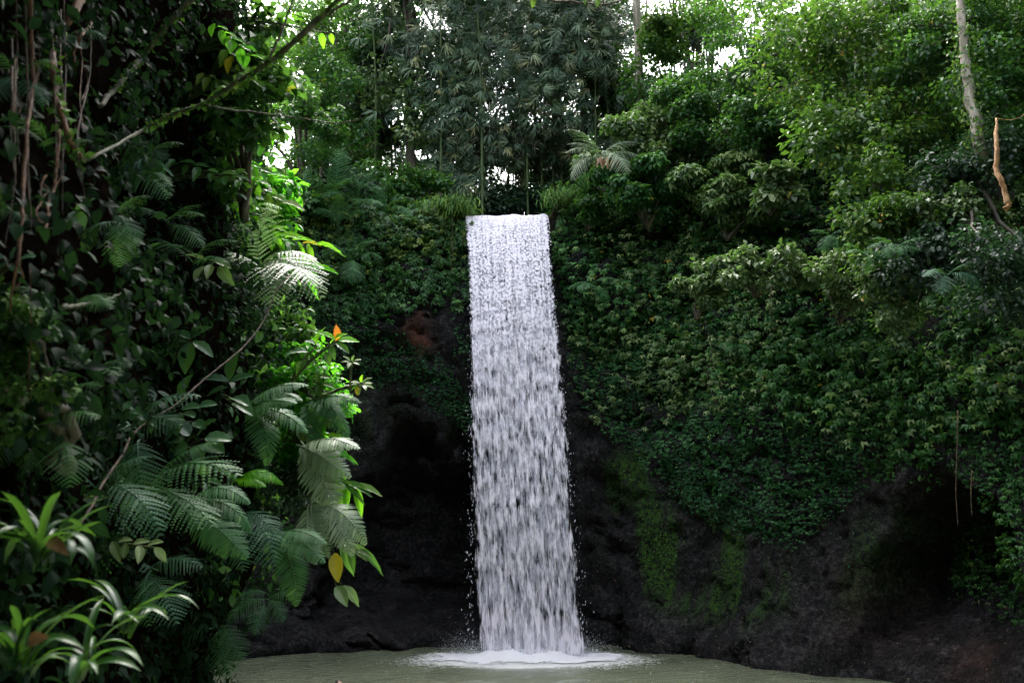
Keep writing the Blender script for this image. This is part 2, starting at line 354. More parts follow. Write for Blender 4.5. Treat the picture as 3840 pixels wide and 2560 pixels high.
# back ground must not fold over itself where the wall is convex: fine for a covered forest floor
gs = np.gradient(G, axis=0); gt = np.gradient(G, axis=1); GN = nrm(np.cross(gt, gs))
GN *= np.sign((GN[..., 0] * NI[:, 0][:, None] + GN[..., 1] * NI[:, 1][:, None] + .6 * GN[..., 2]))[..., None]
gpx, gpy, gf = project(G)
from mathutils.bvhtree import BVHTree
from mathutils import Vector, Matrix
_i = np.arange(ns * nt_).reshape(ns, nt_)
BVH = BVHTree.FromPolygons([tuple(p) for p in G.reshape(-1, 3).tolist()], np.stack([_i[:-1, :-1], _i[1:, :-1], _i[1:, 1:], _i[:-1, 1:]], -1).reshape(-1, 4).tolist())
def onwall(px, py, Y, gap=.42, reach=3.0):
    """a point rooted on the wall along that sight line, and how much its distance changed"""
    p = at(px, py, Y); d = p - np.array([0, 0, CAMZ]); L = np.linalg.norm(d)
    h = BVH.ray_cast(Vector((0, 0, CAMZ)), Vector(d / L))
    if h[0] is None or h[3] > L + reach: return p, 1.0
    k = (h[3] - gap) / L
    return np.array([0, 0, CAMZ]) + d * k, k
# painted mineral and moss patches, in world terms on the wall
def patch(poly, soft=None): return inpoly(gpx, gpy, poly).astype(float)
def blur(a, k=3):
    for _ in range(k):
        a = (a + np.roll(a, 1, 0) + np.roll(a, -1, 0)) / 3; a = (a + np.roll(a, 1, 1) + np.roll(a, -1, 1)) / 3
    return a
moss = blur(patch([(600, 470), (640, 440), (700, 500), (770, 540), (790, 600), (740, 625), (640, 600), (608, 560)]) + .5 * patch([(860, 520), (930, 500), (950, 560), (860, 620), (830, 600)]) + .25 * patch([(270, 380), (480, 400), (470, 440), (300, 440)]), 4)
streak = sstep(.44, .60, fbm(XX * 2.2, YY * 2.2, Zg * .35 + 3, 3)); moss = moss * streak * 1.25
rust = blur(patch([(408, 312), (426, 312), (432, 352), (412, 356), (403, 340)]) + .3 * patch([(955, 640), (1010, 640), (1000, 682), (940, 682)]) + .12 * patch([(840, 560), (940, 570), (930, 660), (830, 650)]), 2)
ochre = blur(patch([(262, 120), (285, 115), (292, 180), (285, 225), (262, 220)]) + .5 * patch([(550, 208), (600, 200), (600, 214), (550, 218)]) + .8 * patch([(425, 208), (470, 206), (470, 219), (425, 219)]), 2)
idx = np.arange(ns * nt_).reshape(ns, nt_)
F = np.stack([idx[:-1, :-1], idx[1:, :-1], idx[1:, 1:], idx[:-1, 1:]], -1).reshape(-1, 4)
cl = obj('cliff', mesh_data('cliff', G.reshape(-1, 3), F, M['rock'], smooth=True, attrs=dict(soil_shade=(sstep(-1.8, -2.4, XX) * (1 - sstep(12, 14.5, YY))).ravel(), moss=moss.ravel(), rust=rust.ravel(), ochre=ochre.ravel())))
tag(cl, 'dark wet rock walls of the gorge around the pool', kind='structure')

# forest floor far behind, reaching past what the gaps between the trees show
fx_, fy_ = np.meshgrid(np.linspace(-120, 120, 60), np.linspace(30, 170, 50), indexing='ij')
fz_ = 13.1 + .03 * (fy_ - 30) + (fbm(fx_ * .1, fy_ * .1, fx_ * 0) - .5) * 3 * sstep(32, 45, fy_)
ii = np.arange(60 * 50).reshape(60, 50); FF = np.stack([ii[:-1, :-1], ii[1:, :-1], ii[1:, 1:], ii[:-1, 1:]], -1).reshape(-1, 4)
m_, t_, o_ = mat('forest_soil'); b_ = N(t_, 'ShaderNodeBsdfPrincipled'); n_ = N(t_, 'ShaderNodeTexNoise'); n_.inputs['Scale'].default_value = 3; n_.inputs['Detail'].default_value = 8
r_ = ramp(t_, n_.outputs[0], [(.35, (.015, .02, .008)), (.65, (.05, .045, .02))]); t_.links.new(r_.outputs[0], b_.inputs['Base Color']); b_.inputs['Roughness'].default_value = .95; t_.links.new(b_.outputs[0], o_.inputs[0]); M['soil_shade'] = m_
tag(obj('forest_floor', mesh_data('forest_floor', np.stack([fx_, fy_, fz_], -1).reshape(-1, 3), FF, M['soil_shade'], smooth=True)), kind='structure')

# ------------------------------------------------------------------ pool
def pool_material():
    m, t, out = mat('pool_water'); L = t.links.new
    tc = N(t, 'ShaderNodeTexCoord')
    mp = N(t, 'ShaderNodeMapping'); mp.inputs['Scale'].default_value = (1, 1.8, 1); L(tc.outputs['Object'], mp.inputs[0])
    n1 = N(t, 'ShaderNodeTexNoise'); n1.inputs['Scale'].default_value = 3.2; n1.inputs['Detail'].default_value = 7; n1.inputs['Roughness'].default_value = .62; L(mp.outputs[0], n1.inputs['Vector'])
    n2 = N(t, 'ShaderNodeTexNoise'); n2.inputs['Scale'].default_value = .5; n2.inputs['Detail'].default_value = 4; L(tc.outputs['Object'], n2.inputs['Vector'])
    n3 = N(t, 'ShaderNodeTexNoise'); n3.inputs['Scale'].default_value = 9; n3.inputs['Detail'].default_value = 5; n3.inputs['Distortion'].default_value = 1.2; L(mp.outputs[0], n3.inputs['Vector'])
    c = ramp(t, n2.outputs[0], [(.3, (.115, .135, .085)), (.7, (.18, .20, .13))])
    # foam drifting off the fall: dense near the foot, thinning into flecks
    sx = N(t, 'ShaderNodeMapping'); sx.inputs['Location'].default_value = (-.45, -25.9, 0); L(tc.outputs['Object'], sx.inputs[0])
    sx2 = N(t, 'ShaderNodeMapping'); sx2.inputs['Scale'].default_value = (.55, 1.0, 1); L(sx.outputs[0], sx2.inputs[0])
    ln = N(t, 'ShaderNodeVectorMath', operation='LENGTH'); L(sx2.outputs[0], ln.inputs[0])
    nr = N(t, 'ShaderNodeMapRange'); nr.inputs['From Min'].default_value = .5; nr.inputs['From Max'].default_value = 2.3; nr.inputs['To Min'].default_value = .62; nr.inputs['To Max'].default_value = -.02
    L(ln.outputs['Value'], nr.inputs['Value'])
    ad = N(t, 'ShaderNodeMath', operation='ADD'); L(n3.outputs[0], ad.inputs[0]); L(nr.outputs[0], ad.inputs[1])
    fo = ramp(t, ad.outputs[0], [(.655, 0.0), (.74, 1.0)])
    mx = N(t, 'ShaderNodeMix', data_type='RGBA'); L(fo.outputs[0], mx.inputs[0]); L(c.outputs[0], mx.inputs[6]); mx.inputs[7].default_value = (.72, .72, .70, 1)
    b = N(t, 'ShaderNodeBsdfPrincipled'); L(mx.outputs[2], b.inputs['Base Color']); b.inputs['IOR'].default_value = 1.33
    rr = N(t, 'ShaderNodeMapRange'); rr.inputs['To Min'].default_value = .07; rr.inputs['To Max'].default_value = .9; L(fo.outputs[0], rr.inputs['Value']); L(rr.outputs[0], b.inputs['Roughness'])
    bp = N(t, 'ShaderNodeBump'); bp.inputs['Strength'].default_value = .9; bp.inputs['Distance'].default_value = .12; L(n1.outputs[0], bp.inputs['Height'])
    L(bp.outputs[0], b.inputs['Normal']); L(b.outputs[0], out.inputs[0])
    return m
M['pool'] = pool_material()
gx = np.linspace(-13, 14, 136); gy = np.linspace(-9, 33, 211); px_, py_ = np.meshgrid(gx, gy, indexing='ij')
def poolz(x, y):
    dist = np.hypot((x - .45) * .8, y - 26)
    return (fbm(x * 1.3, y * 1.6, x * 0, 3) - .5) * .10 + .03 * np.sin(dist * 3.5) * np.exp(-dist / 5)
pz = poolz(px_, py_)
ii = np.arange(136 * 211).reshape(136, 211); FF = np.stack([ii[:-1, :-1], ii[1:, :-1], ii[1:, 1:], ii[:-1, 1:]], -1).reshape(-1, 4)
tag(obj('pool_water', mesh_data('pool_water', np.stack([px_, py_, pz], -1).reshape(-1, 3), FF, M['pool'], smooth=True)), kind='structure')
# stream feeding the fall
sxg, syg = np.meshgrid(np.linspace(-1.55, 1.2, 20), np.linspace(27.75, 60, 50), indexing='ij')
szg = 13.62 + (fbm(sxg * 3, syg * 2, sxg * 0) - .5) * .05 + .01 * (syg - 27.7)
ii = np.arange(1000).reshape(20, 50); FF = np.stack([ii[:-1, :-1], ii[1:, :-1], ii[1:, 1:], ii[:-1, 1:]], -1).reshape(-1, 4)
tag(obj('stream_water', mesh_data('stream_water', np.stack([sxg, syg, szg], -1).reshape(-1, 3), FF, M['pool'], smooth=True)), kind='structure')

# ------------------------------------------------------------------ waterfall
def fall_material(name, seed, thr, white=(.92, .87, .96)):
    m, t, out = mat(name); L = t.links.new
    uv = N(t, 'ShaderNodeUVMap'); uv.uv_map = 'UVMap'
    def noise(sx, sy, det, rough, off_):
        mp = N(t, 'ShaderNodeMapping'); mp.inputs['Scale'].default_value = (sx, sy, 1); mp.inputs['Location'].default_value = (seed * 3.7 + off_, seed * 1.9, seed + off_)
        L(uv.outputs[0], mp.inputs[0]); n = N(t, 'ShaderNodeTexNoise'); n.inputs['Scale'].default_value = 1; n.inputs['Detail'].default_value = det; n.inputs['Roughness'].default_value = rough
        L(mp.outputs[0], n.inputs['Vector']); return n
    a1 = noise(13, 8, 1, .5, 0)        # small clots near the lip
    a2 = noise(8.0, 2.4, 3, .62, 2)     # large stretched clots further down
    c = noise(32, 1.5, 4, .72, 4)       # fine threads
    ah = N(t, 'ShaderNodeAttribute', attribute_name='fallen')
    a = N(t, 'ShaderNodeMix', data_type='FLOAT'); L(ah.outputs['Fac'], a.inputs['Factor']); L(a1.outputs[0], a.inputs[2]); L(a2.outputs[0], a.inputs[3])
    e = noise(1.6, 2.2, 2, .5, 9)       # denser and thinner regions
    at_ = N(t, 'ShaderNodeAttribute', attribute_name='cover')
    col = noise(11, .25, 2, .5, 6)      # upright columns in the sheet near the lip
    cf = N(t, 'ShaderNodeMapRange'); cf.inputs['To Min'].default_value = .6; cf.inputs['To Max'].default_value = .0; L(ah.outputs['Fac'], cf.inputs['Value'])
    cm = N(t, 'ShaderNodeMath', operation='SUBTRACT'); L(col.outputs[0], cm.inputs[0]); cm.inputs[1].default_value = .5
    s0 = N(t, 'ShaderNodeMath', operation='MULTIPLY_ADD'); L(cm.outputs[0], s0.inputs[0]); L(cf.outputs[0], s0.inputs[1]); L(a.outputs[0], s0.inputs[2])
    s1 = N(t, 'ShaderNodeMath', operation='MULTIPLY_ADD'); L(c.outputs[0], s1.inputs[0]); s1.inputs[1].default_value = .50; L(s0.outputs[0], s1.inputs[2])
    s2 = N(t, 'ShaderNodeMath', operation='MULTIPLY_ADD'); L(e.outputs[0], s2.inputs[0]); s2.inputs[1].default_value = .3; L(s1.outputs[0], s2.inputs[2])
    s3 = N(t, 'ShaderNodeMath', operation='ADD'); L(s2.outputs[0], s3.inputs[0]); L(at_.outputs['Fac'], s3.inputs[1])
    al = N(t, 'ShaderNodeMapRange'); al.inputs['From Min'].default_value = thr; al.inputs['From Max'].default_value = thr + .22; L(s3.outputs[0], al.inputs['Value'])
    b = N(t, 'ShaderNodeBsdfPrincipled'); b.inputs['Base Color'].default_value = (*white, 1); b.inputs['Roughness'].default_value = .5
    bp = N(t, 'ShaderNodeBump'); bp.inputs['Strength'].default_value = .6; bp.inputs['Distance'].default_value = .05; L(s2.outputs[0], bp.inputs['Height']); L(bp.outputs[0], b.inputs['Normal'])
    tr = N(t, 'ShaderNodeBsdfTranslucent'); tr.inputs[0].default_value = (*white, 1)
    m1 = N(t, 'ShaderNodeMixShader'); m1.inputs[0].default_value = .18; L(b.outputs[0], m1.inputs[1]); L(tr.outputs[0], m1.inputs[2])
    tp = N(t, 'ShaderNodeBsdfTransparent'); tp.inputs[0].default_value = (.93, .95, .97, 1)
    m2 = N(t, 'ShaderNodeMixShader'); L(al.outputs[0], m2.inputs[0]); L(tp.outputs[0], m2.inputs[1]); L(m1.outputs[0], m2.inputs[2]); L(m2.outputs[0], out.inputs[0])
    return m
wf = thing('waterfall', (.3, 26.6, 0), 'tall white curtain of falling water pouring over the cliff lip into the pool', 'waterfall')
def sheet(name, yoff, seed, thr, shrink=0.0):
    nu, nv = 70, 260
    u, q = np.meshgrid(np.linspace(0, 1, nu), np.linspace(0, 1, nv), indexing='ij')
    z = 13.64 * (1 - q ** 1.3); h = 13.64 - z
    xl = -1.52 + .28 * (h / 13.6) ** .8 + .24 * np.exp(-((z - .0) / 1.1) ** 2) + shrink; xr = 1.17 + 1.06 * (h / 13.6) ** .9 - shrink
    x = xl + (xr - xl) * u
    y = 27.72 - 1.5 * np.sqrt(h / 13.6) + yoff * sstep(0, 1.5, h) + (fbm(x * 1.4, h * .35, x * 0 + seed) - .5) * .5 * sstep(0, 4, h)
    z = z + (fbm(x * 2.2, x * 0, x * 0 + 2, 3) - .5) * .14 * (1 - sstep(0, .5, h))
    z = z + .02 * np.sin(u * 17 + seed) * (1 - sstep(0, .3, h)) - .04 * np.exp(-((u - .3) / .12) ** 2) * (1 - sstep(0, .3, h))
    uvv = np.stack([x * 1.0 - .06 * h, np.sqrt(h + .02) * 4.2], -1).reshape(-1, 2)
    edge = np.minimum(u * (xr - xl), (1 - u) * (xr - xl))
    cover = .03 + .07 * (1 - sstep(0.1, 2.6, h)) + .05 * (1 - sstep(0, .2, h)) + .05 * (1 - sstep(2, 9, h)) - .30 * (1 - sstep(0, .12 + .30 * h / 13.6 + .12 * (fbm(h * .9, u * 2, h * 0 + seed, 2) - .5), edge)) * sstep(0, .6, h) + .10 * sstep(12.2, 13.6, h)
    V = np.stack([x, y, z], -1).reshape(-1, 3) - np.array([.3, 26.6, 0])
    ii = np.arange(nu * nv).reshape(nu, nv); FF = np.stack([ii[:-1, :-1], ii[1:, :-1], ii[1:, 1:], ii[:-1, 1:]], -1).reshape(-1, 4)
    return obj(name, mesh_data(name, V, FF, fall_material(name + '_water', seed, thr), smooth=True, attrs=dict(cover=cover.ravel(), fallen=sstep(.5, 7.5, h).ravel()), uv=uvv), wf)
sheet('water_curtain', 0.0, 1.0, .845)
sheet('water_curtain', .22, 2.0, .875, .03)
sheet('water_curtain', .45, 3.0, .875, .06)
# stray droplets: stretched beads round the edges of the curtain
m_, t_, o_ = mat('water_drop'); b_ = N(t_, 'ShaderNodeBsdfPrincipled'); b_.inputs['Base Color'].default_value = (.85, .86, .92, 1); b_.inputs['Roughness'].default_value = .3; t_.links.new(b_.outputs[0], o_.inputs[0]); M['drop'] = m_
n = 420; h = 13.4 * rng.random(n) ** .8 + .2; side = rng.random(n) < .55
xl = -1.52 + .28 * (h / 13.6) ** .8; xr = 1.17 + .98 * (h / 13.6) ** .9
dx = np.abs(rng.normal(0, .03 + .009 * h, n))
x = np.where(side, xl + .16 - dx, xr - .16 + dx); y = 27.72 - 1.5 * np.sqrt(h / 13.6) + rng.normal(0, .15, n)
P = np.stack([x, y, 13.64 - h], -1)
V0 = np.array([(0, 0, 0), (-.16, .5, -.1), (.16, .5, -.1), (0, .5, .16), (0, 1, 0)]); F0 = np.array([(0, 2, 1), (0, 3, 2), (0, 1, 3), (4, 1, 2), (4, 2, 3), (4, 3, 1)])
V, Fc, T = scatter((V0, F0), P, np.tile([0, 0, -1.0], (n, 1)) + rnd(n) * .02, np.tile([0, -1.0, 0], (n, 1)), (.02 + .035 * rng.random(n)) * (1 + h / 20), rng.random(n))
tag(obj('droplets', mesh_data('droplets', V - np.array([.3, 26.6, 0]), Fc, M['drop'], T), wf), kind='stuff')
# foam mound at the foot
def foam_material():
    m, t, out = mat('foam'); L = t.links.new
    tc = N(t, 'ShaderNodeTexCoord'); n1 = N(t, 'ShaderNodeTexNoise'); n1.inputs['Scale'].default_value = 5; n1.inputs['Detail'].default_value = 8; n1.inputs['Roughness'].default_value = .7
    mp = N(t, 'ShaderNodeMapping'); mp.inputs['Scale'].default_value = (1, 2, 2); L(tc.outputs['Object'], mp.inputs[0]); L(mp.outputs[0], n1.inputs['Vector'])
    at_ = N(t, 'ShaderNodeAttribute', attribute_name='cover'); ad = N(t, 'ShaderNodeMath', operation='ADD'); L(at_.outputs['Fac'], ad.inputs[0]); L(n1.outputs[0], ad.inputs[1])
    al = N(t, 'ShaderNodeMapRange'); al.inputs['From Min'].default_value = .58; al.inputs['From Max'].default_value = .90; L(ad.outputs[0], al.inputs['Value'])
    b = N(t, 'ShaderNodeBsdfPrincipled'); b.inputs['Base Color'].default_value = (.9, .9, .93, 1); b.inputs['Roughness'].default_value = .7
    bp = N(t, 'ShaderNodeBump'); bp.inputs['Strength'].default_value = .8; bp.inputs['Distance'].default_value = .1; L(n1.outputs[0], bp.inputs['Height']); L(bp.outputs[0], b.inputs['Normal'])
    tp = N(t, 'ShaderNodeBsdfTransparent'); m2 = N(t, 'ShaderNodeMixShader'); L(al.outputs[0], m2.inputs[0]); L(tp.outputs[0], m2.inputs[1]); L(b.outputs[0], m2.inputs[2]); L(m2.outputs[0], out.inputs[0])
    return m
M['foam'] = foam_material()
fxg, fyg = np.meshgrid(np.linspace(-4.2, 4.8, 150), np.linspace(-3.4, 2.4, 90), indexing='ij')
rr = np.sqrt(((fxg - .2) / 2.9) ** 2 + (fyg / 1.35) ** 2) + (fbm(fxg * 1.6, fyg * 2.4, fxg * 0 + 8, 4) - .5) * .7
core = np.exp(-((np.abs(fxg - .15) / 1.9) ** 2.5)) * np.exp(-((fyg - .2) / .75) ** 2)
fz = poolz(fxg + .3, fyg - .55 + 26.6) + .014 + core * (.02 + .20 * fbm(fxg * 2.2, fyg * 2.2, fxg * 0 + 4)) + fbm(fxg * 3, fyg * 4, fxg * 0) * .04 * (1 - sstep(.5, 1.0, rr))
cover = .75 * (1 - sstep(.45, 1.0, rr)) + .08 - .9 * sstep(.85, 1.1, rr) + .5 * core
ii = np.arange(150 * 90).reshape(150, 90); FF = np.stack([ii[:-1, :-1], ii[1:, :-1], ii[1:, 1:], ii[:-1, 1:]], -1).reshape(-1, 4)
obj('foam', mesh_data('foam', np.stack([fxg, fyg - .55, fz], -1).reshape(-1, 3), FF, M['foam'], smooth=True, attrs=dict(cover=cover.ravel())), wf)
# fine spray thrown up at the foot
n = 15000; a = rng.random(n) * 2 * np.pi; r_ = np.sqrt(rng.random(n)) * 1.0
P = np.stack([.1 + (2.3 * r_ + rng.normal(0, .25, n)) * np.cos(a), -.5 + 1.1 * r_ * np.sin(a), np.abs(rng.normal(0, .28, n)) + .05], -1)
V, Fc, T = scatter((V0 * [1.4, 1, 1.4], F0), P, rnd(n) * .6 + [0, 0, 1], rnd(n), .007 + .018 * rng.random(n) ** 2, rng.random(n))
tag(obj('spray', mesh_data('spray', V, Fc, M['drop'], T), wf), kind='stuff')


# ------------------------------------------------------------------ climbing leaves on the walls (nobody could count them)
EX = rng.random((ns, nt_))
area = np.linalg.norm(np.cross(gs, gt), axis=-1) * .5
flat_left = (S_[:, 0] < -1.9)[:, None] & (S_[:, 1] < 13)[:, None]
def carpet(name, label, cat_, tm, m, density, per_m2, size, lift=.35, droop=.9, up=.8, spread=.45, clump=1.0, seed=0, gap=.42, kind='stuff'):
    """leaves over the wall grid: density = grid array 0..1"""
    cl_ = fbm(G[..., 0] * clump + seed, G[..., 1] * clump, G[..., 2] * clump, 3)
    wgt = density * area * sstep(gap - .06, gap + .08, cl_)
    n = int(wgt.sum() * per_m2)
    if n < 5: return None
    c = np.cumsum(wgt.ravel()); k = np.searchsorted(c, rng.random(n) * c[-1]); i, j = np.unravel_index(np.minimum(k, wgt.size - 1), wgt.shape)
    i2 = np.minimum(i + 1, ns - 1); j2 = np.minimum(j + 1, nt_ - 1); a = rng.random(n)[:, None]; b = rng.random(n)[:, None]
    P = (1 - a) * ((1 - b) * G[i, j] + b * G[i, j2]) + a * ((1 - b) * G[i2, j] + b * G[i2, j2]); Nn = GN[i, j]
    puff = fbm(P[:, 0] * 1.3 + seed, P[:, 1] * 1.3, P[:, 2] * 1.3, 3)
    puff = sstep(.38, .68, puff)
    P = P + Nn * (lift * (puff * (.35 + .65 * rng.random(n)) + .05))[:, None]
    up_ = np.array([0, 0, 1.0])
    D = nrm(-up_ * droop + Nn * .45 + rnd(n) * spread); Z = nrm(Nn * .7 + up_ * up + rnd(n) * spread * .7)
    t = np.clip(rng.random(n) ** 1.9 * .72 + puff * .22 + .35 * (fbm(P[:, 0] * .5, P[:, 1] * .5, P[:, 2] * .5, 2) - .3), 0, .955)
    t = np.where(rng.random(n) < .0012, 1.0, t)
    V, Fc, T = scatter(tm, P, D, Z, size * (.65 + .7 * rng.random(n)), t)
    o = obj(name, mesh_data(name, V, Fc, m, T)); tag(o, label, cat_, kind=kind); return o
inL = (S_[:, 1] > 13)[:, None] & (S_[:, 0] < -1.3)[:, None]
inR = (S_[:, 0] > 1.0)[:, None] & np.ones_like(EX, bool)
lx = np.where(gpx > 9e4, -1, gpx)
# left of the fall
upL = patch([(100, -200), (474, -200), (474, 300), (456, 305), (415, 300), (398, 318), (300, 318), (100, 330)])
loL = patch([(100, 300), (398, 300), (405, 345), (432, 356), (460, 385), (474, 405), (474, 430), (440, 412), (395, 400), (340, 378), (300, 352), (100, 360)])
stL = patch([(452, 290), (476, 290), (476, 370), (452, 352)])
spL = patch([(100, 330), (400, 350), (476, 380), (476, 425), (430, 428), (350, 450), (100, 460)])
carpet('climbing_leaves', 'dense mid green leaves draping the ledge left of the waterfall', 'climbing plants', 'trio', M['mid'], blur(upL * inL, 1), 330, .15, .45, seed=1, gap=.30)
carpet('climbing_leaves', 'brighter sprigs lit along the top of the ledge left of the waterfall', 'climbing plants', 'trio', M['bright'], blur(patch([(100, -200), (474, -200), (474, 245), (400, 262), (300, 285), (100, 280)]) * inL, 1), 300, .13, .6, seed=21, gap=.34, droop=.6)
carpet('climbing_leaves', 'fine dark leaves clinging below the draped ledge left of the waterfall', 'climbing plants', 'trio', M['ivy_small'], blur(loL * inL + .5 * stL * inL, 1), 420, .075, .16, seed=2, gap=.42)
carpet('creeping_leaves', 'tiny scattered leaves on the bare rock above the dark cave left of the waterfall', 'climbing plants', 'small', M['ivy_small'], blur(spL * inL, 2), 40, .055, .04, seed=3, gap=.5)
# right of the fall
R1 = [(552, 200), (600, 120), (760, -100), (1700, -300), (1700, 330), (1100, 345), (960, 430), (860, 440), (760, 400), (640, 360), (575, 330), (556, 260)]
R2 = [(560, 300), (640, 340), (860, 400), (1000, 420), (1700, 300), (1700, 700), (1060, 640), (1000, 615), (965, 590), (968, 540), (950, 500), (910, 470), (862, 482), (830, 512), (790, 545), (740, 530), (690, 510), (640, 455), (600, 425), (574, 385)]
R3 = [(570, 360), (640, 440), (700, 500), (790, 560), (800, 590), (700, 600), (610, 580), (585, 470)]
dR1 = blur(patch(R1) * inR, 2); dR2 = blur(patch(R2) * inR, 1); dR3 = blur(patch(R3) * inR, 2)
carpet('climbing_leaves', 'bulging cushions of larger leaves standing out from the cliff right of the waterfall', 'climbing plants', 'trio', M['ivy'], blur(patch([(575, 230), (700, 215), (1000, 250), (1024, 470), (880, 430), (720, 400), (600, 360)]) * inR, 2), 230, .15, 1.3, seed=31, gap=.53, clump=.6, droop=.5, up=1.2)
carpet('climbing_leaves', 'olive cushions of leaves standing out from the cliff right of the waterfall', 'climbing plants', 'trio', M['ivy_pale'], blur(patch([(600, 250), (700, 240), (860, 300), (960, 380), (900, 440), (760, 420), (620, 380)]) * inR, 2), 130, .14, 1.2, seed=37, gap=.55, clump=.7, droop=.5, up=1.2)
side = ((gpx > 1700) & inR & (G[..., 2] > 1)).astype(float)
carpet('climbing_leaves', 'thick curtain of drooping leaves over the upper cliff right of the waterfall', 'climbing plants', 'trio', M['ivy'], dR1, 300, .135, .7, seed=4, gap=.27, droop=.5, up=1.2)
carpet('climbing_leaves', 'pale olive drooping leaf clusters over the cliff right of the waterfall', 'climbing plants', 'trio', M['ivy_pale'], dR1 * sstep(1, 10, XX.clip(0)) * .8 + .5 * dR2 * (gpy < 420), 120, .14, .9, seed=5, gap=.48, clump=.55, droop=.5, up=1.2)
carpet('climbing_leaves', 'deep green small leaf carpet on the lower cliff right of the waterfall', 'climbing plants', 'trio', M['ivy_small'], dR2 * (gpx < 860), 620, .072, .30, seed=6, gap=.28, droop=.5, up=1.2)
carpet('climbing_leaves', 'glossy green leaf carpet on the near cliff beside the right hand cave', 'climbing plants', 'trio', M['ivy'], dR2 * (gpx >= 860) + side * .4, 420, .09, .45, seed=7, gap=.25, droop=.5, up=1.2)
carpet('creeping_leaves', 'tiny leaves and moss tufts on the bare rock at the foot of the right cliff', 'climbing plants', 'small', M['moss'], blur(dR3 * moss, 1), 260, .05, .05, seed=8, gap=.47, clump=1.6)
carpet('fallen_leaves', 'tiny fallen leaves and pale pebbles stuck to the dark rock right of the waterfall', 'leaf litter', 'small', M['dead'], blur(patch([(570, 440), (640, 560), (780, 590), (960, 520), (1100, 640), (1000, 700), (560, 700)]) * inR, 1), 5, .06, .03, seed=18, gap=.3)
carpet('creeping_leaves', 'scattered tiny leaves inside the cave at the foot of the right cliff', 'climbing plants', 'small', M['ivy_small'], blur(patch([(780, 560), (860, 500), (950, 500), (975, 600), (850, 640)]) * inR, 1), 22, .06, .05, seed=9, gap=.52, clump=2)
# left bank undergrowth
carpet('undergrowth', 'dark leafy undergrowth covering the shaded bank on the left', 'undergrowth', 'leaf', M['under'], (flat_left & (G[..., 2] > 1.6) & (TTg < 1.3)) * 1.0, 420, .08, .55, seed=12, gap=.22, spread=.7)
carpet('undergrowth', 'fringe of brighter leaves along the outer edge of the left bank', 'undergrowth', 'leaf', M['mid'], (flat_left & (YY > 8.2) & (Zg > 3.0)) * 1.0, 110, .11, .5, seed=13, gap=.42, spread=.7)
# ground cover behind the rim
carpet('ground_cover', 'leafy ground cover on the forest floor above the gorge rim', 'ground cover', 'leaf', M['mid'], ((TTg > 1.0) & (G[..., 1] > 14) & (np.abs(G[..., 0]) > 1.5)).astype(float), 26, .22, .5, droop=.1, up=1.2, spread=.8, seed=14, gap=.36)
# grass tufts hanging at both ends of the lip
def tuft(name, label, c, n, L, m, spread):
    P = c + rng.normal(0, 1, (n, 3)) * spread; D = nrm(rnd(n) * .5 + [0, -.7, -.1]); 
    V, Fc, T = scatter(T_lance(.05, .7), P - c, D, np.tile([0, -.3, 1.0], (n, 1)), L * (.6 + .8 * rng.random(n)), rng.random(n))
    o = obj(name, mesh_data(name, V, Fc, m, T), loc=c); return tag(o, label, 'grass')
tuft('grass_tuft', 'yellow green mossy grass tuft at the left end of the waterfall lip', np.array([-1.95, 27.6, 14.0]), 900, .28, M['moss'], [.35, .2, .12])
tuft('grass_tuft', 'ochre grass tuft hanging at the right end of the waterfall lip', np.array([1.75, 27.55, 14.25]), 700, .24, M['moss'], [.35, .2, .1])

# ------------------------------------------------------------------ trees and shrubs
def crown_pts(clumps, n, shell=.55):
    """clumps: (center, radius xyz, weight)"""
    C = np.array([c[0] for c in clumps], float); Rr = np.array([c[1] for c in clumps], float); wv = np.array([np.prod(c[1]) ** (2 / 3) for c in clumps]); wv /= wv.sum()
    k = rng.choice(len(C), n, p=wv); d = nrm(rnd(n)); r = (shell + (1 - shell) * rng.random(n)) ** .8
    return C[k] + d * Rr[k] * r[:, None], d, k
def make_clumps(c, r, k, cr, flat=.6):
    out = []
    for _ in range(k):
        d = nrm(rnd(1))[0]; q = c + d * np.array(r) * (rng.random() ** .45)
        s = cr * (.6 + .8 * rng.random()); out.append((q, (s, s, s * flat)))
    return out
def leaves(clumps, n, tm, size, up=.9, droop=.35, spread=.6, shell=.3):
    P, d, k = crown_pts(clumps, n, shell)
    D = nrm(d * [1, 1, .4] + [0, 0, -droop] + rnd(n) * spread); Z = nrm(d * .4 + [0, 0, up] + rnd(n) * spread * .6)
    ck = rng.random(len(clumps)) * .45
    t = np.clip(ck[k] * .7 + rng.random(n) ** 1.7 * .62 + .12 * d[:, 2], 0, .965); t = np.where(rng.random(n) < .003, 1.0, t)
    return scatter(tm, P, D, Z, size * (.6 + .8 * rng.random(n)), t)
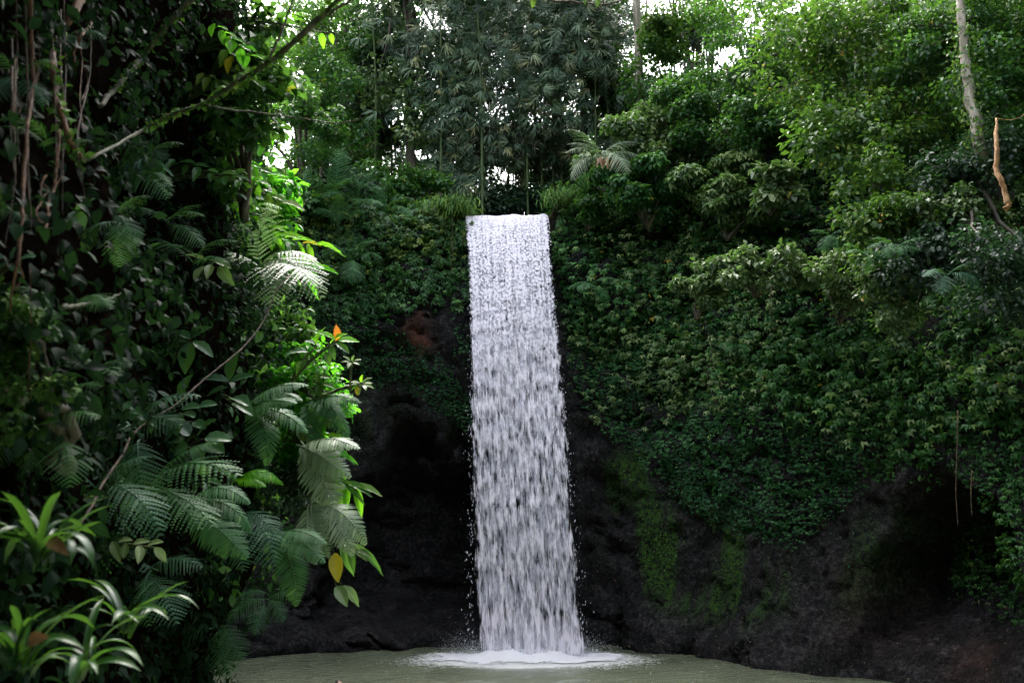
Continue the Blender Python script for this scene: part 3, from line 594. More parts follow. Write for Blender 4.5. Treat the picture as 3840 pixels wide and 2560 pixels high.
def tree(name, label, base, path, rad, crowns, n, tm, size, m, bark='bark', cat_='tree', group=None, limbs=8, cr=.7, k=22, up=.9, droop=.35, trunk=True, spread=.6):
    base = np.array(base, float); root = thing(name, base, label, cat_, group)
    P = curve([np.array(p, float) for p in path], 16, .03)
    A = Acc(); A.add(*tube(P, np.linspace(rad, rad * .45, len(P)), 8, .25))
    clumps = []
    for (c, r, kk) in crowns: clumps += make_clumps(np.array(c, float), r, kk, cr)
    for q in rng.choice(len(clumps), min(limbs, len(clumps)), replace=False):
        c = clumps[q][0]; s = P[int(len(P) * (.45 + .5 * rng.random()))]
        mid = (s + c) / 2 + [0, 0, -.15 * np.linalg.norm(c - s)]
        A.add(*tube(curve([s, mid, c], 8, .03), np.linspace(rad * .38, rad * .08, 8), 5, .2))
    if trunk:
        me = A.data('trunk', M[bark], True); o = obj('trunk', me, root); o.matrix_parent_inverse.identity(); o.location = -base
    V, Fc, T = leaves(clumps, n, tm, size, up, droop, spread)
    obj('crown', mesh_data('crown', V - base, Fc, m, T), root)
    return root

# --- background forest above the lip
def bgtree(px, py0, py1, Y, rad, label, bark='bark', lean=0.0, **kw):
    """trunk from pixel row py1 (foot) to py0 (top of the visible trunk) at distance Y; crown from kw['cr_'] = [(px,py,Y,rx,ry,rz,k)]"""
    foot = at(px, py1, Y); top = at(px + lean, py0, Y); up = (top - foot)
    cs = [(at(a, b, c), (rx, ry, rz), kk) for (a, b, c, rx, ry, rz, kk) in kw.pop('cr_')]
    cmax = max(c[0][2] for c in cs)
    foot[2] -= 1.5
    path = [foot, foot + up * .5 + rng.normal(0, .12, 3), top, top + [rng.normal(0, .3), rng.normal(0, .3), max(1.5, cmax - top[2])]]
    return tree('forest_tree', label, foot, path, rad, cs, bark=bark, **kw)
FG = 'trees on the ground above the waterfall'
bgtree(387, 40, 205, 33, .16, 'slim dark trunk tree left of the bamboo, top in dark narrow leaves', cr_=[(385, 30, 33, 2.0, 1.5, 3.0, 26), (372, 90, 33, 1.2, 1.2, 2.4, 14)], n=5200, tm='lance', size=.42, m=M['dark'], group=FG, droop=.9)
bgtree(416, -10, 200, 31.5, .20, 'leaning dark trunk wrapped in vines, left edge of the bamboo', lean=-8, cr_=[(430, -20, 31.5, 2.6, 1.5, 2.0, 18), (405, 110, 31, 1.6, 1.2, 2.2, 16), (440, 60, 32, 1.4, 1.2, 2.0, 10)], n=4200, tm='leaf', size=.20, m=M['pale'], group=FG, k=18)
bgtree(330, 60, 190, 31, .15, 'fine leaved tree behind the far end of the left bank', cr_=[(300, 50, 31, 2.0, 1.6, 2.4, 26), (335, 25, 31, 1.8, 1.4, 1.6, 18), (322, 110, 30, 1.8, 1.4, 1.8, 22)], n=9000, tm='leaf', size=.16, m=M['mid'], group=FG)
bgtree(352, 120, 215, 34, .18, 'bright green tree in the gap between left bank and bamboo', cr_=[(345, 135, 34, 1.9, 1.4, 1.8, 24), (365, 165, 33, 1.6, 1.2, 1.4, 16), (320, 160, 33, 1.8, 1.2, 1.6, 16)], n=7000, tm='leaf', size=.17, m=M['bright'], group=FG)
bgtree(583, 80, 140, 34, .14, 'thin pale trunk tree standing above the tree fern', 'bark_pale', cr_=[(590, 60, 34, 2.0, 1.6, 1.8, 22), (575, 20, 34, 2.0, 1.6, 1.6, 16), (610, 85, 33, 1.5, 1.2, 1.4, 16)], n=7200, tm='leaf', size=.19, m=M['mid'], group=FG)
bgtree(641, -10, 112, 29.5, .22, 'tall pale mottled trunk tree hung with climbing leaves, right of the bamboo', 'bark_pale', lean=-4, cr_=[(650, -35, 29.5, 3.0, 2.0, 1.0, 16), (646, 75, 29.3, .35, .3, 1.6, 6)], n=2200, tm='leaf', size=.19, m=M['mid'], group=FG)
bgtree(612, 60, 120, 36, .12, 'reddish thin trunk tree between the two pale trunks', 'root', cr_=[(625, 40, 36, 1.8, 1.4, 1.8, 16), (605, 100, 35, 1.3, 1.2, 1.2, 12)], n=4800, tm='leaf', size=.18, m=M['dark'], group=FG)
bgtree(470, -10, 150, 38, .22, 'brown trunk rising inside the bamboo clump', cr_=[(470, -10, 38, 3.4, 2.0, 2.4, 30), (450, 60, 39, 2.8, 2, 2.4, 20)], n=9000, tm='leaf', size=.22, m=M['dark'], group=FG)
bgtree(560, -10, 180, 38, .2, 'dark trunk deep in the forest behind the right part of the bamboo', cr_=[(560, 0, 39, 3.2, 2.0, 2.6, 30), (540, 70, 40, 2.6, 1.6, 2.6, 20), (600, 120, 38, 2.2, 1.4, 2.0, 14)], n=9000, tm='leaf', size=.22, m=M['dark'], group=FG)
bgtree(695, 30, 110, 33, .13, 'dark stemmed tree before the bright sky gap at upper right', lean=4, cr_=[(690, 30, 33, 2.6, 1.6, 1.2, 14), (672, 95, 31, 1.9, 1.4, 1.3, 20)], n=5200, tm='leaf', size=.18, m=M['dark'], group=FG)
for (x, Y, hgt, lab) in [(-15, 40, 13, 'far left dark tree in the forest behind the left bank edge'), (-9, 44, 14, 'far dark tree seen through the gap left of the bamboo'), (-3, 47, 12, 'far tree filling the forest behind the left half of the bamboo'), (3.5, 46, 12, 'far tree filling the forest behind the right half of the bamboo'), (10, 45, 10.5, 'far dark tree below the bright sky gap at upper right'), (17, 42, 15, 'far tree behind the hillside at upper right')]:
    z0 = 14; tree('forest_tree', lab, (x, Y, z0), [(x, Y, z0), (x + .3, Y, z0 + hgt * .5), (x, Y, z0 + hgt)], .3,
         [((x, Y, z0 + hgt * .8), (3.6, 2, 3.0), 34), ((x + 1, Y - 1, z0 + hgt * .4), (3.6, 2, 2.6), 30), ((x - 1, Y - 1, z0 + 1.5), (3.6, 1.5, 1.8), 22)], n=15000, tm='leaf', size=.26, m=M['dark'] if x < 9 else M['mid'], group='far trees filling the forest', cr=.9)
bgtree(300, 40, 170, 37, .2, 'broad crowned tree far behind the tip of the left bank', cr_=[(290, 60, 37, 3.4, 1.6, 3.2, 44), (370, 20, 38, 3.0, 1.6, 2.6, 34), (350, 90, 38, 2.2, 1.4, 1.8, 22)], n=17000, tm='leaf', size=.19, m=M['mid'], group=FG)
bgtree(520, 60, 190, 36, .17, 'slim dark trunk behind the lower fans of the bamboo', cr_=[(500, 150, 36, 2.6, 1.2, 1.6, 26), (560, 150, 36, 2.4, 1.2, 1.4, 24), (440, 140, 36, 2.2, 1.2, 1.8, 22)], n=13000, tm='leaf', size=.17, m=M['dark'], group=FG)
# --- bamboo: culms with drooping leaf fans
bb = thing('bamboo_clump', (0, 33, 14), 'large bamboo clump with drooping dark leaf fans directly above the waterfall', 'bamboo')
AC = Acc(); FP = []; 
for i in range(46):
    x0 = rng.normal(.2, 2.2); y0 = 33.5 + rng.normal(0, 1.6); hh = 12 + 4 * rng.random(); ax = rng.normal(0, 2.2); ay = -1.5 - 2.5 * rng.random()
    P = curve([(x0, y0, 13.2), (x0 + ax * .1, y0 + ay * .05, 13.2 + hh * .5), (x0 + ax * .45, y0 + ay * .4, 13.2 + hh * .85), (x0 + ax, y0 + ay, 13.2 + hh)], 20)
    V, Fc = tube(P, np.linspace(.05, .015, 20), 5); AC.add(V, Fc)
    for q in range(4, 20):
        for _ in range(8): FP.append(P[q] + rng.normal(0, 1, 3) * [.55, .5, .45])
obj('culms', AC.data('culms', M['stem'], True), bb).location = (0, -33, -14)
FP = np.array(FP); extra = []
for (c, r, k) in [(at(455, 60, 31), (2.2, 1, 2.4), 330), (at(520, 50, 30.5), (2.4, 1.6, 2.6), 300), (at(575, 45, 31), (1.8, 1.4, 2.0), 190), (at(480, 120, 31), (2.2, 1.6, 1.8), 190), (at(545, 100, 30.5), (1.6, 1.2, 1.4), 130), (at(440, 110, 31), (1.4, .8, 1.8), 160), (at(452, 170, 31), (1.2, .6, 1.0), 70), (at(520, 150, 33), (2.0, .8, .8), 70), (at(425, 60, 31), (1.0, .8, 2.0), 120), (at(600, 20, 31), (1.6, .8, 1.4), 140), (at(470, 185, 30.5), (.5, .4, .5), 22), (at(500, -10, 31), (4, 1.5, 2), 400)]:
    k = int(k * 1.6); extra.append(c + nrm(rnd(k)) * np.array(r) * (rng.random(k) ** .4)[:, None])
FP = np.vstack([FP] + extra); n = len(FP)
sidev = rng.choice([-1, 1], n)
D = nrm(np.stack([sidev * .7 + rng.normal(0, .35, n), -.5 + rng.normal(0, .3, n), -.45 + rng.normal(0, .35, n)], -1)); Z = nrm(rnd(n) * .5 + [0, -.5, .8])
V, Fc, T = scatter('fan', FP, D, Z, .34 + .30 * rng.random(n), rng.random(n) ** 1.1)
obj('leaf_fans', mesh_data('leaf_fans', V - [0, 33, 14], Fc, M['bamboo'], T), bb)
# thin bamboo stems against the sky gap
b2 = thing('bamboo_stand', at(690, 110, 36), 'stand of thin dark bamboo stems against the bright sky gap at upper right', 'bamboo')
AC = Acc(); o0 = np.array(b2.location)
for i in range(26):
    a = at(660 + 58 * rng.random(), 118, 36 + rng.random() * 1.5); b = at(655 + 62 * rng.random(), -30, 36 + rng.random())
    AC.add(*tube(curve([a - [0, 0, 2.5], (a + b) / 2 + rng.normal(0, .12, 3), b], 8) - o0, .035 + .02 * rng.random(), 4))
obj('culms', AC.data('culms', M['bark'], True), b2)
cl_ = make_clumps(at(690, 20, 36) - o0, (2.4, .8, 1.8), 14, .4) + make_clumps(at(700, 95, 36) - o0, (1.5, .8, .8), 8, .35)
V, Fc, T = leaves(cl_, 900, 'fan', .42); obj('leaf_fans', mesh_data('leaf_fans', V, Fc, M['dark'], T), b2)

# --- shrubs (no visible trunk of their own, short stems)
def shrub(name, label, c, r, k, cr, n, tm, size, m, group=None, foot=None, cat_='shrub', up=.9, droop=.35, spread=.6, stems=7, shell=.3):
    c = np.array(c, float); foot = c + [0, .6, -r[2] * 1.1] if foot is None else np.array(foot, float)
    root = thing(name, foot, label, cat_, group); cl_ = make_clumps(c, r, k, cr); A = Acc()
    for q in rng.choice(len(cl_), min(stems, len(cl_)), replace=False):
        p = cl_[q][0]; A.add(*tube(curve([foot, (foot + p) / 2 + [0, 0, .12 * np.linalg.norm(p - foot)], p], 8, .02) - foot, np.linspace(.035, .010, 8) * (1 + r[0] * .4), 5))
    obj('stems', A.data('stems', M['bark'], True), root)
    V, Fc, T = leaves(cl_, n, tm, size, up, droop, spread, shell); obj('leaves', mesh_data('leaves', V - foot, Fc, m, T), root)
    return root
SG = 'shrubs on the rim around the waterfall'
for row in [
    # px, py, Y, r, k, cr, n, tm, size, mat, label
    (300, 205, 27.5, (1.8, 1, 1.2), 20, .5, 3600, 'leaf', .16, 'mid', 'rounded green shrub at the corner where left bank meets the ledge'),
    (345, 195, 28.5, (1.6, 1, 1.0), 18, .45, 3200, 'leaf', .15, 'dark', 'dark shrub behind the ferns on the left ledge'),
    (400, 190, 29.5, (1.6, 1, 1.0), 18, .45, 3200, 'leaf', .17, 'mid', 'shrub with upright shoots behind the left ledge, under the leaning trunk'),
    (440, 212, 28.4, (1.0, .7, .45), 12, .3, 2200, 'leaf', .13, 'mid', 'low leafy shrub overhanging the ledge just left of the waterfall lip'),
    (300, 120, 27.0, (1.5, 1, 1.8), 22, .45, 4200, 'leaf', .14, 'mid', 'vine covered shrub column beside the ochre rock at left'),
    (590, 205, 27.2, (1.0, .7, .6), 14, .3, 2400, 'leaf', .14, 'mid', 'leafy shrub overhanging just right of the waterfall lip'),
    (620, 160, 26.4, (1.3, .8, .8), 16, .38, 3000, 'trio', .15, 'pale', 'pale leaved shrub under the crown of the tree fern'),
    (660, 130, 26.0, (1.5, 1, 1.2), 20, .45, 4200, 'leaf', .16, 'pale', 'grey green shrub below the tall pale trunk'),
    (705, 115, 25.5, (1.6, 1, 1.3), 22, .45, 4800, 'leaf', .15, 'mid', 'bushy green shrub between the pale trunk and the bright hillside tree'),
    (650, 185, 25.8, (1.6, .8, 1.1), 20, .4, 4200, 'trio', .17, 'ivy', 'dark leaved shrub hanging over the cliff right of the tree fern'),
    (730, 190, 24.4, (1.6, .8, 1.2), 20, .42, 4600, 'trio', .17, 'ivy_pale', 'olive leaved shrub spilling over the cliff middle of the right wall'),
    (775, 185, 23.0, (.8, .5, .6), 9, .3, 900, 'broad', .22, 'pale', 'shrub of large grey green leaves beside the dark hollow in the right wall'),
    (760, 268, 22.0, (1.9, .7, .55), 26, .30, 3000, 'leaf', .15, 'pale', 'pale cream leaved shrub jutting out from the middle of the right cliff'),
    (845, 280, 21.0, (.9, .6, .9), 12, .3, 1700, 'leaf', .14, 'pale', 'smaller pale shrub trailing right of the jutting cream leaved shrub'),
    (700, 290, 22.8, (1.0, .5, .6), 10, .25, 1300, 'trio', .14, 'ivy_pale', 'trailing olive shrub left of the jutting cream leaved shrub'),
]:
    px, py, Y, r, k, cr, n, tm, size, mm, lab = row
    shrub('shrub', lab, at(px, py, Y), r, k, cr, n, tm, size, M[mm], SG)
for x, lab in [(-2.6, 'low dark bush on the far stream bank behind the left end of the lip'), (-.6, 'low dark bush on the far stream bank behind the middle of the lip'), (1.4, 'low dark bush on the far stream bank behind the right end of the lip'), (3.6, 'low dark bush far behind the tree fern')]:
    shrub('shrub', lab, (x, 31.6, 15.5), (1.4, .6, .9), 22, .4, 3600, 'leaf', .17, M['dark'], 'dark bushes far up the stream')
# --- hillside trees at upper right
RG = 'trees on the hillside at upper right'
def rtree(label, foot, crowns, n, size, mm, bark='bark', path=None, rad=.16, tm='leaf', cr=.5, limbs=10, **kw):
    foot = np.array(foot, float); cs = [(at(a, b, c), (rx, ry, rz), k) for (a, b, c, rx, ry, rz, k) in crowns]
    top = cs[0][0]; path = [foot, (foot + top) / 2 + [0, .4, .5], top] if path is None else path
    return tree('hillside_tree', label, foot, path, rad, cs, n, tm, size, M[mm], bark, 'tree', RG, limbs=limbs, cr=cr, **kw)
rtree('vivid green tree leaning over the gorge at the top right', at(870, 60, 23), [(850, 20, 20.5, 2.6, 1.0, 1.3, 46), (800, 70, 21, 1.6, .8, 1.0, 26), (900, 90, 20, 1.8, .8, 1.1, 30), (860, 140, 19.5, 1.6, .7, 1.2, 30)], 12000, .14, 'bright')
rtree('bright green branches hanging down in the middle of the right wall', at(890, 160, 21), [(880, 190, 18.5, .9, .5, 1.5, 24), (875, 250, 18.2, .6, .4, .9, 14), (920, 220, 18.0, 1.1, .5, .9, 20)], 5200, .13, 'bright', cr=.38)
rtree('small vivid green tree beside the bright sky gap', at(660, 60, 30), [(665, 30, 28.5, 1.0, .7, 1.1, 20), (700, 15, 28, 1.3, .7, .7, 16)], 5600, .14, 'bright', cr=.42)
rtree('mid green tree filling the hillside right of the sky gap', at(770, 110, 26), [(745, 60, 25, 1.6, 1, 1.2, 24), (780, 120, 24, 1.6, .9, 1.1, 26), (740, 10, 26, 1.4, 1, 1.0, 14), (800, 10, 24, 1.8, 1, 1.2, 22)], 11000, .13, 'mid')
rtree('dark green tree in the top right corner above the pale trunk', at(1000, 60, 19), [(980, 10, 18.5, 2.2, .8, 1.4, 34), (1010, 90, 18, 1.4, .7, 1.2, 22), (940, 60, 19, 1.2, .7, 1.4, 20)], 12500, .11, 'mid')
rtree('shadowed tree hanging over the near right wall', at(1010, 200, 17.5), [(960, 170, 17.6, 1.2, .6, 1.0, 20), (1010, 250, 16.5, 1.0, .6, 1.4, 20), (930, 260, 17.5, 1.0, .5, .8, 16)], 8000, .11, 'dark')
rtree('olive green sprays along the right wall below the vivid branches', at(960, 250, 18.5), [(900, 300, 18.2, .8, .4, .9, 14), (950, 210, 17.6, 1.0, .4, .5, 12)], 3200, .12, 'pale', cr=.3)
# pale mottled trunk and broken orange limb, upper right
P = [at(957, -20, 17.6), at(962, 29, 17.5), at(966, 66, 17.4), at(972, 103, 17.3), at(977, 133, 17.2), at(983, 160, 17.3), at(986, 185, 18.0)]
o0 = P[-1]; t0 = thing('leaning_tree', o0, 'pale mottled leaning trunk with climbing leaves near the right edge of the wall', 'tree')
A = Acc(); A.add(*tube(curve(np.array(P) - o0, 26, .015), np.concatenate([np.linspace(.075, .13, 20), np.linspace(.13, .09, 6)]), 9, .3)); obj('trunk', A.data('trunk', M['bark_pale'], True), t0)
PP = curve(P, 60); pk = PP[rng.integers(0, 60, 900)] + rnd(900) * [.16, .12, .12] - o0
V, Fc, T = scatter('small', pk, nrm(rnd(900) * .6 + [0, -.3, -.7]), nrm(rnd(900) * .5 + [0, -.5, .6]), .07 + .07 * rng.random(900), rng.random(900) * .9); obj('leaves', mesh_data('leaves', V, Fc, M['bright'], T), t0)
P = np.array([at(996, 118, 15.0), at(996, 135, 14.9), at(997, 150, 14.8), at(996, 168, 14.8), at(1001, 180, 14.7), at(1005, 192, 14.7), at(1009, 205, 14.6)])
o0 = P[0]; t0 = thing('broken_branch', o0, 'bare golden orange limb hanging at the right edge', 'branch')
A = Acc(); A.add(*tube(curve(P - o0, 22, .008), np.concatenate([[.015, .02, .03], np.linspace(.036, .050, 19)]), 8, .3))
A.add(*tube(curve([P[0] - o0, at(1010, 120, 15) - o0, at(1024, 114, 15.2) - o0], 8, .01), .006, 5))
for e in [(1003, 208), (1012, 203), (1006, 211)]: A.add(*tube(curve([P[-1] - o0, at(*e, 14.6) - o0], 4, .01), np.linspace(.05, .012, 4), 5))
obj('limb', A.data('limb', M['root_gold'], True), t0)
# ------------------------------------------------------------------ trees on top of the left bank: unseen spreading crowns added to shade the bank below
for (x, y, z, rx, ry, lab) in [(-2.0, 5.3, 14.4, 2.6, 2.2, 'unseen crown added over the water to shade the middle of the left bank'), (-1.4, 1.5, 13.6, 3.2, 2.8, 'unseen shading crown added over the near end of the pool'), (-1.5, -3.5, 13.0, 3.2, 2.8, 'unseen shading crown added over the bank behind the near end'), (2.6, -4.5, 13.4, 3.4, 2.8, 'unseen shading crown added over the water at the near end of the gorge')]:
    tree('bank_tree', lab, (-5, y, 13.4), [(-5, y, 13.4), (-4.2, y, 14.6), (x, y, z + .3)], .24, [((x, y, z), (rx, ry, .9), 60)], 9000, 'broad', .34, M['dark'], 'bark', 'tree', 'trees on top of the left bank', cr=.9)
LGp = 'trees on top of the left bank'
for (x, y, z, lab) in [(-6.0, 7.8, 15, 'dark crown closing over the far end of the left bank'), (-4.5, 5.5, 13.5, 'dark crown hanging over the middle of the left bank'), (-4.5, 1.0, 13.5, 'dark crown over the near end of the left bank')]:
    tree('bank_tree', lab, (x - 1.5, y, 13.2), [(x - 1.5, y, 13.2), (x - 1, y, 15), (x, y, 17.5)], .28,
         [((x, y, z + 2.5), (2.6, 2.6, 1.6), 40), ((x + 1.6, y, z), (1.6, 2.0, 1.2), 24)], 9000, 'leaf', .22, M['dark'], 'bark', 'tree', LGp, cr=.8)

# ------------------------------------------------------------------ ferns
def frond_mesh(name, m, kind=0, arch=.55, seed=0, pairs=None, wide=.36):
    """one fern frond, 1 m long, base at the origin, growing along +y and arching down; upper side +z"""
    rg = np.random.default_rng(seed); A = Acc(); n = pairs or (16 if kind == 0 else 24)
    s = np.linspace(0, 1, 30); th = .55 - s * (1.0 + arch) ; dy = np.cos(th); dz = np.sin(th)
    Y = np.concatenate([[0], np.cumsum((dy[1:] + dy[:-1]) / 2)]) / 29; Z = np.concatenate([[0], np.cumsum((dz[1:] + dz[:-1]) / 2)]) / 29
    X = .05 * (rg.random() - .5) * np.sin(s * 3); P = np.stack([X, Y, Z], 1)
    V, F_ = tube(P[::2], np.linspace(.010, .002, 15), 4); A.add(V, F_, np.full(len(V), .7))
    for i in range(n):
        u = .12 + .87 * (i + .5) / n; q = np.array([np.interp(u, s, P[:, k]) for k in range(3)]); t = np.array([0, np.interp(u, s, dy), np.interp(u, s, dz)]); up = np.cross([1, 0, 0], t)
        prof = (math.sin(min(1, (u - .02) / .42) * math.pi / 2) * (1 - ((u - .30) / .72) ** 2 if u > .30 else 1)); L = max(.02, wide * prof) * (.92 + .16 * rg.random())
        for sd in (-1, 1):
            d = nrm(np.array([sd * 1.0, 0, 0]) + t * (.42 + .3 * u) + up * (-.12 + .08 * rg.standard_normal()) + t * .05 * rg.standard_normal()); x_ = nrm(np.cross(d, up)); tint = np.clip(.45 + .2 * rg.standard_normal(), 0, .98)
            if kind == 1:     # simple long pinna, gently curved
                wv = .0145; W = np.array([q + d * L * a + x_ * b * wv - up * L * .25 * a * a for a, b in [(0, -.6), (0, .6), (.35, -1), (.35, 1), (.7, -.75), (.7, .75), (1, 0)]]); W[:, 2] += 0
                A.add(W, np.array([(0, 1, 3), (0, 3, 2), (2, 3, 5), (2, 5, 4), (4, 5, 6)]), np.full(7, tint))
            else:             # divided pinna: little leaflets along a midrib
                mN = max(5, int(13 * prof)); V_ = []; F2 = []
                for j in range(mN):
                    a = (j + .5) / mN; c = q + d * L * a - up * L * .28 * a * a; l = .021 * (1 - a * .75) * (.7 + .3 * prof) * 1.25; ww = L / mN * .52
                    for s2 in (-1, 1):
                        e = nrm(x_ * s2 + d * .45 - up * .15); b0 = len(V_)
                        V_ += [c - d * ww, c + d * ww, c + e * l + d * ww * .4 ]; V_ += [c + e * l * .75 - d * ww * .5]
                        F2 += [(b0, b0 + 1, b0 + 2), (b0, b0 + 2, b0 + 3)] if s2 > 0 else [(b0, b0 + 2, b0 + 1), (b0, b0 + 3, b0 + 2)]
                A.add(np.array(V_), np.array(F2), np.clip(tint + .12 * rg.standard_normal(len(V_)), 0, 1))
    return A.data(name, m)
FM = {}
def frond_set(mk, kind):
    if (mk, kind) not in FM: FM[(mk, kind)] = [frond_mesh('frond', M[mk], kind, arch=a, seed=i + 10 * kind, wide=.36 if kind == 0 else .27) for i, a in enumerate((.05, .4, .9))]
    return FM[(mk, kind)]
def place(name, me, parent, loc, d, up, size, sx=1.0):
    """link a mesh with its +y along d and its upper side towards up"""
    d = nrm(np.array(d, float)); x = nrm(np.cross(d, up)); z = np.cross(x, d)
    m = Matrix(((x[0] * sx, d[0], z[0], loc[0]), (x[1] * sx, d[1], z[1], loc[1]), (x[2] * sx, d[2], z[2], loc[2]), (0, 0, 0, 1)))
    o = bpy.data.objects.new(name, me); COL.objects.link(o); o.parent = parent
    o.matrix_local = m @ Matrix.Scale(size, 4); return o
def fern(label, c, L, dirs, mk, kind=0, group=None, spread=.22, per=1, name='fern', rise=.25):
    """dirs: compass headings in the picture plane as (right, up) pairs; the frond also leans out towards the open pool"""
    root = thing(name, c, label, 'fern', group); ms = frond_set(mk, kind)
    for i, (dx, dz_) in enumerate(dirs):
        if len(dirs) > 4 and i == len(dirs) - 1: continue
        for p in range(per):
            out = .25 + .35 * rng.random()
            d = np.array([dx + .15 * rng.standard_normal(), -out, dz_ + rise + .12 * rng.standard_normal()])
            place('frond', ms[rng.integers(0, 3)], root, rng.normal(0, .02, 3), d, np.array([-.1 + .3 * rng.standard_normal(), -.5, 1.0]), L * (.8 + .35 * rng.random()))
    return root
LF = 'ferns growing on the left bank'
ALL = [(-1, .1), (-.8, .5), (-.2, .8), (.3, .8), (.8, .5), (1, .1), (.5, -.3), (-.5, -.3)]
RT = [(.9, .4), (1, .1), (.8, -.3), (.4, .6), (.5, -.6), (1, -.1)]
DN = [(-.9, -.1), (-.5, -.5), (0, -.6), (.5, -.5), (.9, -.1), (.2, .3)]
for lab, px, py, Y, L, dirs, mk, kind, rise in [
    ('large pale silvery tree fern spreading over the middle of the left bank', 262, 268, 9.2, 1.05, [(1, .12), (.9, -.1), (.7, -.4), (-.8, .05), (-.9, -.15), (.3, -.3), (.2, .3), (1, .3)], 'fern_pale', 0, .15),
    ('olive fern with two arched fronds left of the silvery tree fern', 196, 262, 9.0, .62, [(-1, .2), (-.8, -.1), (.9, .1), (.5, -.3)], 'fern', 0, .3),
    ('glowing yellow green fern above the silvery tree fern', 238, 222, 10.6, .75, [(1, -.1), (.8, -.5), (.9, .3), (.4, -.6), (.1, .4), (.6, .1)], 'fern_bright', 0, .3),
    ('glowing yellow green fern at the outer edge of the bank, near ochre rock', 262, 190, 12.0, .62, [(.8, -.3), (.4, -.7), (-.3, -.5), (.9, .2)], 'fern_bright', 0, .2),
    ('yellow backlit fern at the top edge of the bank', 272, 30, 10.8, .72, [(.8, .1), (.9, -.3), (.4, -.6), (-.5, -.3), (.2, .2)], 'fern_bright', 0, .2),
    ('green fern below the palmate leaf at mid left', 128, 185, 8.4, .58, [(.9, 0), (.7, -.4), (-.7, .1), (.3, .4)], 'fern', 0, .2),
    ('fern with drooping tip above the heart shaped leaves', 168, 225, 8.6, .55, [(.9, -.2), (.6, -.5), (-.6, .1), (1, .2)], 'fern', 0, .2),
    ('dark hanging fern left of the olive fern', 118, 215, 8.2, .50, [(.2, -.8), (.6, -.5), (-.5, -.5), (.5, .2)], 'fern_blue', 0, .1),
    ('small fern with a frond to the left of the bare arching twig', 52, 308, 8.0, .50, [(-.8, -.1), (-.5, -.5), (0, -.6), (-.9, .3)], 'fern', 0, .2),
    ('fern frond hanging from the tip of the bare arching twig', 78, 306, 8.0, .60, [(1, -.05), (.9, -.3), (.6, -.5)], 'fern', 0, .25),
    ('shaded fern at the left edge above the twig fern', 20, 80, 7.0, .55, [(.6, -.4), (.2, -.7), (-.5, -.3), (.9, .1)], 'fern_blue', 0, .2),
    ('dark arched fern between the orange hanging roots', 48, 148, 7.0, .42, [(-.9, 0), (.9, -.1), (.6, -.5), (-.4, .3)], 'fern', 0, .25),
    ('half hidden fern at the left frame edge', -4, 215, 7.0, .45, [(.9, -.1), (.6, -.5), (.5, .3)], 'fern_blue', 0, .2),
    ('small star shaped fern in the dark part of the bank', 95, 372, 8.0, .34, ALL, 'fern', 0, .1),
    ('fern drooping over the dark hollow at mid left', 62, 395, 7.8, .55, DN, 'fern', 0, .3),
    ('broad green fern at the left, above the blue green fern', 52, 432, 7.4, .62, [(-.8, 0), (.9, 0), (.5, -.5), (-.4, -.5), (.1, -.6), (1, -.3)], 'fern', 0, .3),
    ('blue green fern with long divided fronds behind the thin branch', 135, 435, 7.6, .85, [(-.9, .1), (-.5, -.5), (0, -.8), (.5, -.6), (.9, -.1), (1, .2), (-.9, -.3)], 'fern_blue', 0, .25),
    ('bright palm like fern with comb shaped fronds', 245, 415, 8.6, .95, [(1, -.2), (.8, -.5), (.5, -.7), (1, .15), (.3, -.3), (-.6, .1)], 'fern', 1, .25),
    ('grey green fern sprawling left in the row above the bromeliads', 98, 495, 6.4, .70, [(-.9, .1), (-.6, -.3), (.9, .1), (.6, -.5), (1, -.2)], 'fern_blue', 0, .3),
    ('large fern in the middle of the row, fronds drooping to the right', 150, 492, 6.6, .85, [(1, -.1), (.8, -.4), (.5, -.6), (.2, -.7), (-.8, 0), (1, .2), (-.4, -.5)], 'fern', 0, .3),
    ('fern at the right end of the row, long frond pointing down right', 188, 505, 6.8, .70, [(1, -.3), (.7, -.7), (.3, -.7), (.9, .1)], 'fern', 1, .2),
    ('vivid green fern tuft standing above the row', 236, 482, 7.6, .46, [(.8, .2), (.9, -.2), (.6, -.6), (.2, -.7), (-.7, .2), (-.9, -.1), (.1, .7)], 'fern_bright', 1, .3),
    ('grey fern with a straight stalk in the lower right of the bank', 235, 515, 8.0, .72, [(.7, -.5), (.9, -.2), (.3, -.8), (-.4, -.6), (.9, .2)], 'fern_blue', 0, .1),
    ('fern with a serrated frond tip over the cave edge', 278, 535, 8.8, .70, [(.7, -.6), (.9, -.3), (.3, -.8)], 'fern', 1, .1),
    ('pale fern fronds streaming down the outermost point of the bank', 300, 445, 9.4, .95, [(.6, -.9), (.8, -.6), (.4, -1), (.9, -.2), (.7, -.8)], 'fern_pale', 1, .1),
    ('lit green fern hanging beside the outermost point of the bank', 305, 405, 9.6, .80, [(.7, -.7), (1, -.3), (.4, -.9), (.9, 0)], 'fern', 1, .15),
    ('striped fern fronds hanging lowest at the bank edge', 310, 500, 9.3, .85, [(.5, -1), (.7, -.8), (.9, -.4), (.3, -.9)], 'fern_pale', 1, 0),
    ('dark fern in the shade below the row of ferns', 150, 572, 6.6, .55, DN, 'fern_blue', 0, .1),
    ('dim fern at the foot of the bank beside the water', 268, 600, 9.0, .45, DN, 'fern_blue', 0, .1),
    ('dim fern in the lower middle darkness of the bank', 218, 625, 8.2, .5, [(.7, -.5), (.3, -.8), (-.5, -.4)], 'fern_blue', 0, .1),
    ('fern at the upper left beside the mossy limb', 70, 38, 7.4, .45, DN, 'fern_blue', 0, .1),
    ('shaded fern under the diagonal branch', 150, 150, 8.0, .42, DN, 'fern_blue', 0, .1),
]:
    c, k = onwall(px, py, Y); fern(lab, c, L * k, dirs, mk, kind, LF, rise=rise)
